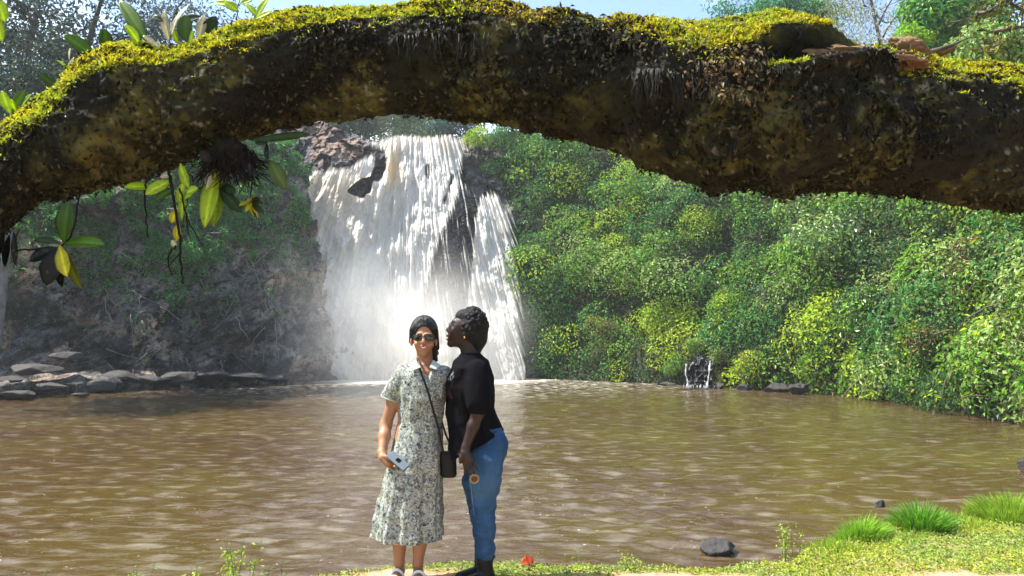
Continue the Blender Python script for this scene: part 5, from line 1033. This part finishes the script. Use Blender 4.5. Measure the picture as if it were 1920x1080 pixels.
# ---- person in black shirt and jeans
Y2 = 4.72; PX2 = Y2 / F
def w2(px, py, dy=0.): return P(px, py, Y2 + dy)
root = empty('person', tuple(w2(908, 1080))); tag(root, 'person in a black shirt and blue jeans turned sideways with chin raised to the left', 'person')
S = SDF(w2(820, 1100) - [0, .46, .02], w2(965, 570) + [0, .40, .02], .0042)
# head in profile, tipped back
hr = rotm('Y', .42)
S.ell(w2(876, 613), (.098, .078, .088), .02, hr); S.ell(w2(857.5, 622), (.052, .058, .075), .03, rotm('Y', .52)); 
S.cap(w2(870, 640), w2(846.5, 644), .040, .021, .025); S.cap(w2(845, 645.5), w2(843, 645), .019, .016, .01)
S.cap(w2(848.5, 607), w2(839.5, 618.5), .0085, .0125, .010); S.ell(w2(841.5, 621), (.011, .017, .009), .006)
S.ell(w2(839, 629.5), (.012, .022, .0075), .006, rotm('Y', .3)); S.ell(w2(839.5, 636.5), (.011, .020, .0075), .006, rotm('Y', .3)); S.ell(w2(851.5, 602), (.012, .045, .012), .012)
for sy in (-1, 1): S.ell(w2(872, 624, sy * .073), (.017, .008, .028), .006, rotm('Y', .35)); S.ell(w2(851, 621, sy * .040), (.020, .022, .022), .014)
S.cap(w2(878, 640), w2(883, 676, .0), .054, .060, .03)
# trunk
S.loft([(w2(0, 672)[2], w2(884, 0)[0], Y2, .07, .09), (w2(0, 690)[2], w2(884, 0)[0], Y2, .095, .175), (w2(0, 730)[2], w2(882, 0)[0], Y2, .118, .165), (w2(0, 790)[2], w2(888, 0)[0], Y2, .115, .13), (w2(0, 850)[2], w2(905, 0)[0], Y2, .11, .13)], .03)
for sy, hx, tx, kx, ax in ((-1, 912, 907, 906, 908), (1, 898, 892, 900, 905)):
    S.chain([w2(hx, 850, sy * .085), w2(tx, 905, sy * .09), w2(kx, 965, sy * .085), w2(kx + 5, 1000, sy * .085), w2(ax, 1056, sy * .08)], [.085, .075, .054, .050, .034], .02)
# near arm hanging in front, hand by the thigh
sh, el, wr = w2(897, 697, -.175), w2(895.5, 775, -.215), w2(873, 838, -.235)
S.cap(w2(888, 694, -.08), sh, .055, .046, .03); S.chain([sh, (sh + el) / 2, el], [.046, .042, .036], .02); S.chain([el, el * .62 + wr * .38, wr], [.037, .035, .024], .02)
S.cap(wr, w2(874, 851, -.24), .024, .027, .012); S.cap(w2(872, 850, -.242), w2(882, 862, -.242), .026, .022, .01); S.cap(w2(870, 848, -.24), w2(874, 866, -.24), .022, .020, .01)
for i, (a, b, dx, dz, L_) in enumerate([(871, 864, .05, -1, .076), (875.5, 866, .22, -1, .082), (880.5, 866, .38, -1, .078), (885.5, 862, .5, -1, .064)]): finger(S, w2(a, b, -.243 + .004 * i), (dx, -.12, dz), (dx + .10, .35, dz), L_, .0088, .004)
finger(S, w2(867, 850, -.246), (-.35, -.35, -1), (-.05, .2, -1), .058, .0102, .005)
# far arm comes across in front of the belly, its fingers against the other hand
sh, el, wr = w2(880, 700, .17), w2(862, 775, .13), w2(858, 830, -.03)
S.cap(w2(886, 694, .08), sh, .06, .055, .03); S.chain([sh, el], [.052, .037], .02); S.chain([el, wr], [.036, .024], .015); S.cap(wr, w2(861, 848, -.12), .024, .024, .01)
for i in range(4): finger(S, w2(860.5 + i * 1.0, 846 + 4.5 * i, -.14), (.1, -1, -.35), (.75, -.5, -.25), .074 - .005 * abs(i - 1), .0086, .004)
finger(S, w2(863, 842, -.13), (.4, -1, .1), (.6, -.4, -.3), .055, .010, .004)
def skin2(v):
    c = np.tile([.026, .0135, .010], (len(v), 1)); lip = (np.exp(-((v[:, 0] - w2(838, 633)[0]) / .012) ** 2 - ((v[:, 2] - w2(838, 633)[2]) / .016) ** 2) * (np.abs(v[:, 1] - Y2) < .022))[:, None]; return c * (1 - lip) + np.array([.085, .022, .022]) * lip
sdfobj(S, 'body', M['skin2'], root, 1, skin2)
# hair: short rounded coils gathered high
S = SDF(w2(835, 672) - [0, .15, 0], w2(925, 565) + [0, .15, 0], .0034)
S.ell(w2(884, 612), (.094, .094, .104), .01, rotm('Y', .3)); S.ell(w2(893, 622), (.074, .086, .105), .02); S.ell(w2(872, 592), (.062, .070, .045), .02, rotm('Y', -.1)); S.cap(w2(896, 640), w2(893, 655), .050, .035, .03)
rg = np.random.RandomState(5)
for i in range(340):
    u = nrm(rg.normal(0, 1, 3)); c_ = w2(886, 611) + u * np.array([.092, .090, .112]); kx, ky = proj(c_)
    if kx < 868 and ky > 602: continue
    if ky > 660: continue
    S.ell(c_, np.array([1, 1, 1]) * rg.uniform(.009, .016), .004)
S.ell(w2(850, 628), (.060, .12, .075), .006, rotm('Y', .5), sub=True)
sdfobj(S, 'hair', M['hair2'], root, 0)
gl = MB()
for sy in (-1, 1):
    c_ = w2(844, 609.5, sy * .034); ring = [c_ + np.array([.004 * math.cos(a), .026 * math.cos(a), .019 * math.sin(a)]) @ rotm('Y', .25).T + [-.0 + .012 * abs(math.cos(a)) * (1 if math.cos(a) * sy > 0 else 0), 0, 0] for a in np.linspace(0, 6.283, 22)]
    vv, fl = tube(ring, .0022, 5); gl.add(vv, fl); vv, fl = tube([c_ + [.012, sy * .026, .008], w2(872, 616, sy * .077)], .0022, 5); gl.add(vv, fl)
vv, fl = tube([w2(843, 608, -.010), w2(842, 606.5, 0), w2(843, 608, .010)], .002, 5); gl.add(vv, fl); gl.build('glasses', M['blackplastic'], root)
v, f = blob(w2(871, 633, -.084), (.005, .004, .007), None, 5, .1, (12, 10)); mesh('earring', v, f, M['gold'], root)
# shirt
hemline = lambda p: -(((p[..., 0] - w2(845, 858)[0]) * 53 / 105 + w2(845, 858)[2]) - p[..., 2]) * -1
def hemclip(p): return ((w2(845, 860)[2] + (p[..., 0] - w2(845, 860)[0]) * .53) - p[..., 2]) * .88
fold2 = lambda th, z: 1 + .020 * np.sin(5 * th + 14 * z) + .015 * np.sin(9 * th - 21 * z + 1) + .012 * np.sin(31 * z + 3 * th)
S = SDF(w2(815, 880) - [0, .36, 0], w2(965, 650) + [0, .32, 0], .0046)
rows = [(661, 882, 17, .058), (667, 883, 22, .085), (675, 883, 31, .130), (688, 882, 35, .185), (705, 880.5, 42, .200), (725, 880.5, 44.5, .200), (750, 883, 45.5, .185), (775, 884.5, 47, .172), (800, 889, 50.5, .175), (830, 896, 54.5, .214), (870, 899, 57, .232)]
S.loft([(zz_, w2(b, 700)[0], Y2, c_ * PX2, d) for a, b, c_, d in rows for zz_ in [w2(0, a)[2]]], .012, fold2, hemclip)
S.cap(w2(897, 694, -.165), w2(897, 757, -.225), .066, .074, .025); S.cap(w2(880, 698, .165), w2(866, 755, .16), .062, .062, .02)
a, b = w2(897, 757, -.225), w2(894, 790, -.235); S.cap(b + (b - a) * .35, b + (b - a) * 1.5, .085, .085, .004, sub=True); S.ell(w2(878, 655), (.064, .068, .035), .004, sub=True)
sdfobj(S, 'shirt', M['blackcloth'], root, 1, wr=(.040, (9, 9, 7)))
# faded chest print
M['print_grey'] = mat('faded_print_grey', (.10, .10, .11), .9, .1); M['print_red'] = mat('faded_print_red', (.045, .013, .014), .9, .1)
mb = MB()
for a, b, r in ((845.5, 702, .014), (849.5, 707, .012), (843, 710, .010), (848, 698, .008)):
    v, f = blob(w2(a, b, -.10), (.004, r * .9, r * .5), rotm('X', .6), int(a * 3), .6, (14, 12), 8); mb.add(v - [.0, 0, 0], f)
# jeans
S = SDF(w2(850, 1075) - [0, .28, 0], w2(970, 790) + [0, .28, 0], .0046)
S.loft([(w2(0, 800)[2], w2(907, 0)[0], Y2, 36 * PX2, .150), (w2(0, 830)[2], w2(913, 0)[0], Y2, 40 * PX2, .165), (w2(0, 850)[2], w2(911, 0)[0], Y2, 40 * PX2, .172), (w2(0, 872)[2], w2(907, 0)[0], Y2, 38 * PX2, .168)], .02)
S.ell(w2(925, 838, -.07), (27 * PX2, .09, .095), .03); S.ell(w2(926, 838, .07), (26 * PX2, .09, .095), .03)
S.chain([w2(912, 862, -.088), w2(909, 905, -.088), w2(906.5, 945, -.085), w2(906, 966, -.085), w2(909.5, 998, -.08), w2(910, 1030, -.08), w2(909, 1058, -.08)], [31.5 * PX2, 28.5 * PX2, 21.5 * PX2, 19.5 * PX2, 18.5 * PX2, 15.5 * PX2, 13.5 * PX2], .02)
S.chain([w2(903, 862, .085), w2(894, 905, .08), w2(898, 945, .07), w2(902, 966, .07), w2(906, 998, .07), w2(905, 1056, .07)], [33 * PX2, 27 * PX2, 20 * PX2, 19 * PX2, 18 * PX2, 12.5 * PX2], .02)
for py in (948, 956, 963, 971): S.cap(w2(884, py + 2, -.16), w2(926, py - 3, -.14), .0035, .0035, .008)
jn = sdfobj(S, 'jeans', M['denim'], root, 1, wr=(.026, (9, 9, 24)))
v, f = tube(catmull([w2(880, 868, -.19), w2(882, 900, -.178), w2(886, 940, -.145), w2(890, 968, -.13)], 20), .0018, 5); mesh('seam', v, f, M['case'], jn)
for sy, ax in ((-1, 908), (1, 904)):
    a = w2(ax, 1058, sy * .08); g_ = float(ground_z(a[0:1], a[1:2])[0]); S = SDF(a - [.25, .26, .20], a + [.16, .16, .10], .005)
    S.cap(a + [0, 0, .02], np.array([a[0] + .01, a[1], g_ + .05]), .050, .048, .02); S.cap(np.array([a[0] + .02, a[1] + .01, g_ + .042]), np.array([a[0] - .13, a[1] - .10, g_ + .034]), .044, .036, .02); S.cap(a + [.03, 0, .015], a + [.062, .01, .045], .014, .008, .01)
    sdfobj(S, 'boot', M['leather'], root, 1)
rg_ = empty('key_ring', tuple(w2(889.5, 898, -.25))); tag(rg_, 'small round tan rimmed ring held in the fingers of the person in black', 'ring')
rc = w2(889.5, 898, -.25); ring = [rc + np.array([.0235 * math.cos(a), .004 * math.sin(3 * a), .0235 * math.sin(a)]) for a in np.linspace(0, 6.283, 28)]; v, f = tube(ring, .0058, 8); mesh('rim', v, f, M['tanring'], rg_)
v, f = blob(rc + [0, .002, 0], (.019, .003, .019), None, 3, .1, (16, 14)); mesh('disc', v, f, mat('dark_brown', (.09, .04, .015), .5, .3), rg_)
# chest print pressed on to the shirt surface
bpy.context.view_layer.update()
so_ = [o for o in root.children if o.name.startswith('shirt')][0]; sv = np.zeros(len(so_.data.vertices) * 3, np.float32); so_.data.vertices.foreach_get('co', sv); sv = sv.reshape(-1, 3)
m1 = so_.data.materials; so_.data.materials.append(M['print_grey']); so_.data.materials.append(M['print_red'])
fi = np.zeros(len(so_.data.polygons) * 4, np.int32); so_.data.loops.foreach_get('vertex_index', fi); fc_ = sv[fi.reshape(-1, 4)].mean(1); kx, ky = proj(fc_.astype(float)); front_ = fc_[:, 1] < Y2 - .02
pr = fbm(np.stack([fc_[:, 2] * 70, fc_[:, 1] * 60, 0 * kx], -1), 2, 700)
mi = np.zeros(len(kx), np.int32); mi[front_ & (kx < 853) & (ky > 694) & (ky < 713) & (np.abs(kx - (858 - (ky - 690) * .7)) < 4.5) & (pr > .46)] = 1; mi[front_ & (kx < 850) & (ky > 722) & (ky < 748) & (kx < 838 + (ky - 722) * .45) & (pr > .38)] = 2
so_.data.polygons.foreach_set('material_index', mi)
# ---------------------------------------------------------------- spray at the foot of the fall and thin damp air
def volmat(name, dens, col, ani, shaped=None):
    m = bpy.data.materials.new(name); m.use_nodes = True; N = m.node_tree.nodes; L = m.node_tree.links; N.remove(N['Principled BSDF'])
    pv = N.new('ShaderNodeVolumePrincipled'); pv.inputs['Color'].default_value = (*col, 1); pv.inputs['Density'].default_value = dens; pv.inputs['Anisotropy'].default_value = ani; L.new(pv.outputs[0], N['Material Output'].inputs['Volume'])
    if shaped:
        g = N.new('ShaderNodeTexCoord'); ln = N.new('ShaderNodeVectorMath'); ln.operation = 'LENGTH'; L.new(g.outputs['Object'], ln.inputs[0])
        r = N.new('ShaderNodeMapRange'); r.interpolation_type = 'SMOOTHSTEP'; r.inputs[1].default_value = 1.0; r.inputs[2].default_value = .05; L.new(ln.outputs['Value'], r.inputs[0])
        n = N.new('ShaderNodeTexNoise'); n.inputs['Scale'].default_value = shaped; n.inputs['Detail'].default_value = 3; L.new(g.outputs['Object'], n.inputs[0])
        r2 = N.new('ShaderNodeMapRange'); r2.inputs[1].default_value = .35; r2.inputs[2].default_value = .7; r2.inputs[3].default_value = .25; r2.inputs[4].default_value = 1.6; L.new(n.outputs[0], r2.inputs[0])
        a = N.new('ShaderNodeMath'); a.operation = 'MULTIPLY'; L.new(r.outputs[0], a.inputs[0]); L.new(r2.outputs[0], a.inputs[1]); b = N.new('ShaderNodeMath'); b.operation = 'MULTIPLY'; L.new(a.outputs[0], b.inputs[0]); b.inputs[1].default_value = dens; L.new(b.outputs[0], pv.inputs['Density'])
    return m
def puff(name, label, c, r, dens, seed):
    v, f = blob(np.zeros(3), (.98, .98, .98), None, seed, .02, (40, 40), 2); o = mesh(name, v, f, volmat(name, dens, (1, .99, .975), .3, 2.2)); o.location = c; o.scale = r; tag(o, label, 'mist', kind='stuff'); return o
puff('mist', 'bright spray drifting from the foot of the waterfall', (-5.2, 38.7, 2.0), (7.6, 4.2, 6.0), .29, 71)
puff('mist', 'thin veil of spray drifting in front of the left cliff edge', (-8.5, 36.0, 2.2), (5.5, 3.2, 6.5), .07, 72)
HV = [(-95, -62, -4.5), (95, -62, -4.5), (95, 205, -4.5), (-95, 205, -4.5), (-95, -62, 48), (95, -62, 48), (95, 205, 48), (-95, 205, 48)]
tag(mesh('haze', HV, np.array([[3, 2, 1, 0], [4, 5, 6, 7], [0, 1, 5, 4], [1, 2, 6, 5], [2, 3, 7, 6], [3, 0, 4, 7]]), volmat('haze', .0006, (.86, .93, 1), .2), smooth=False), 'thin bluish damp air filling the gorge', 'haze', kind='stuff')
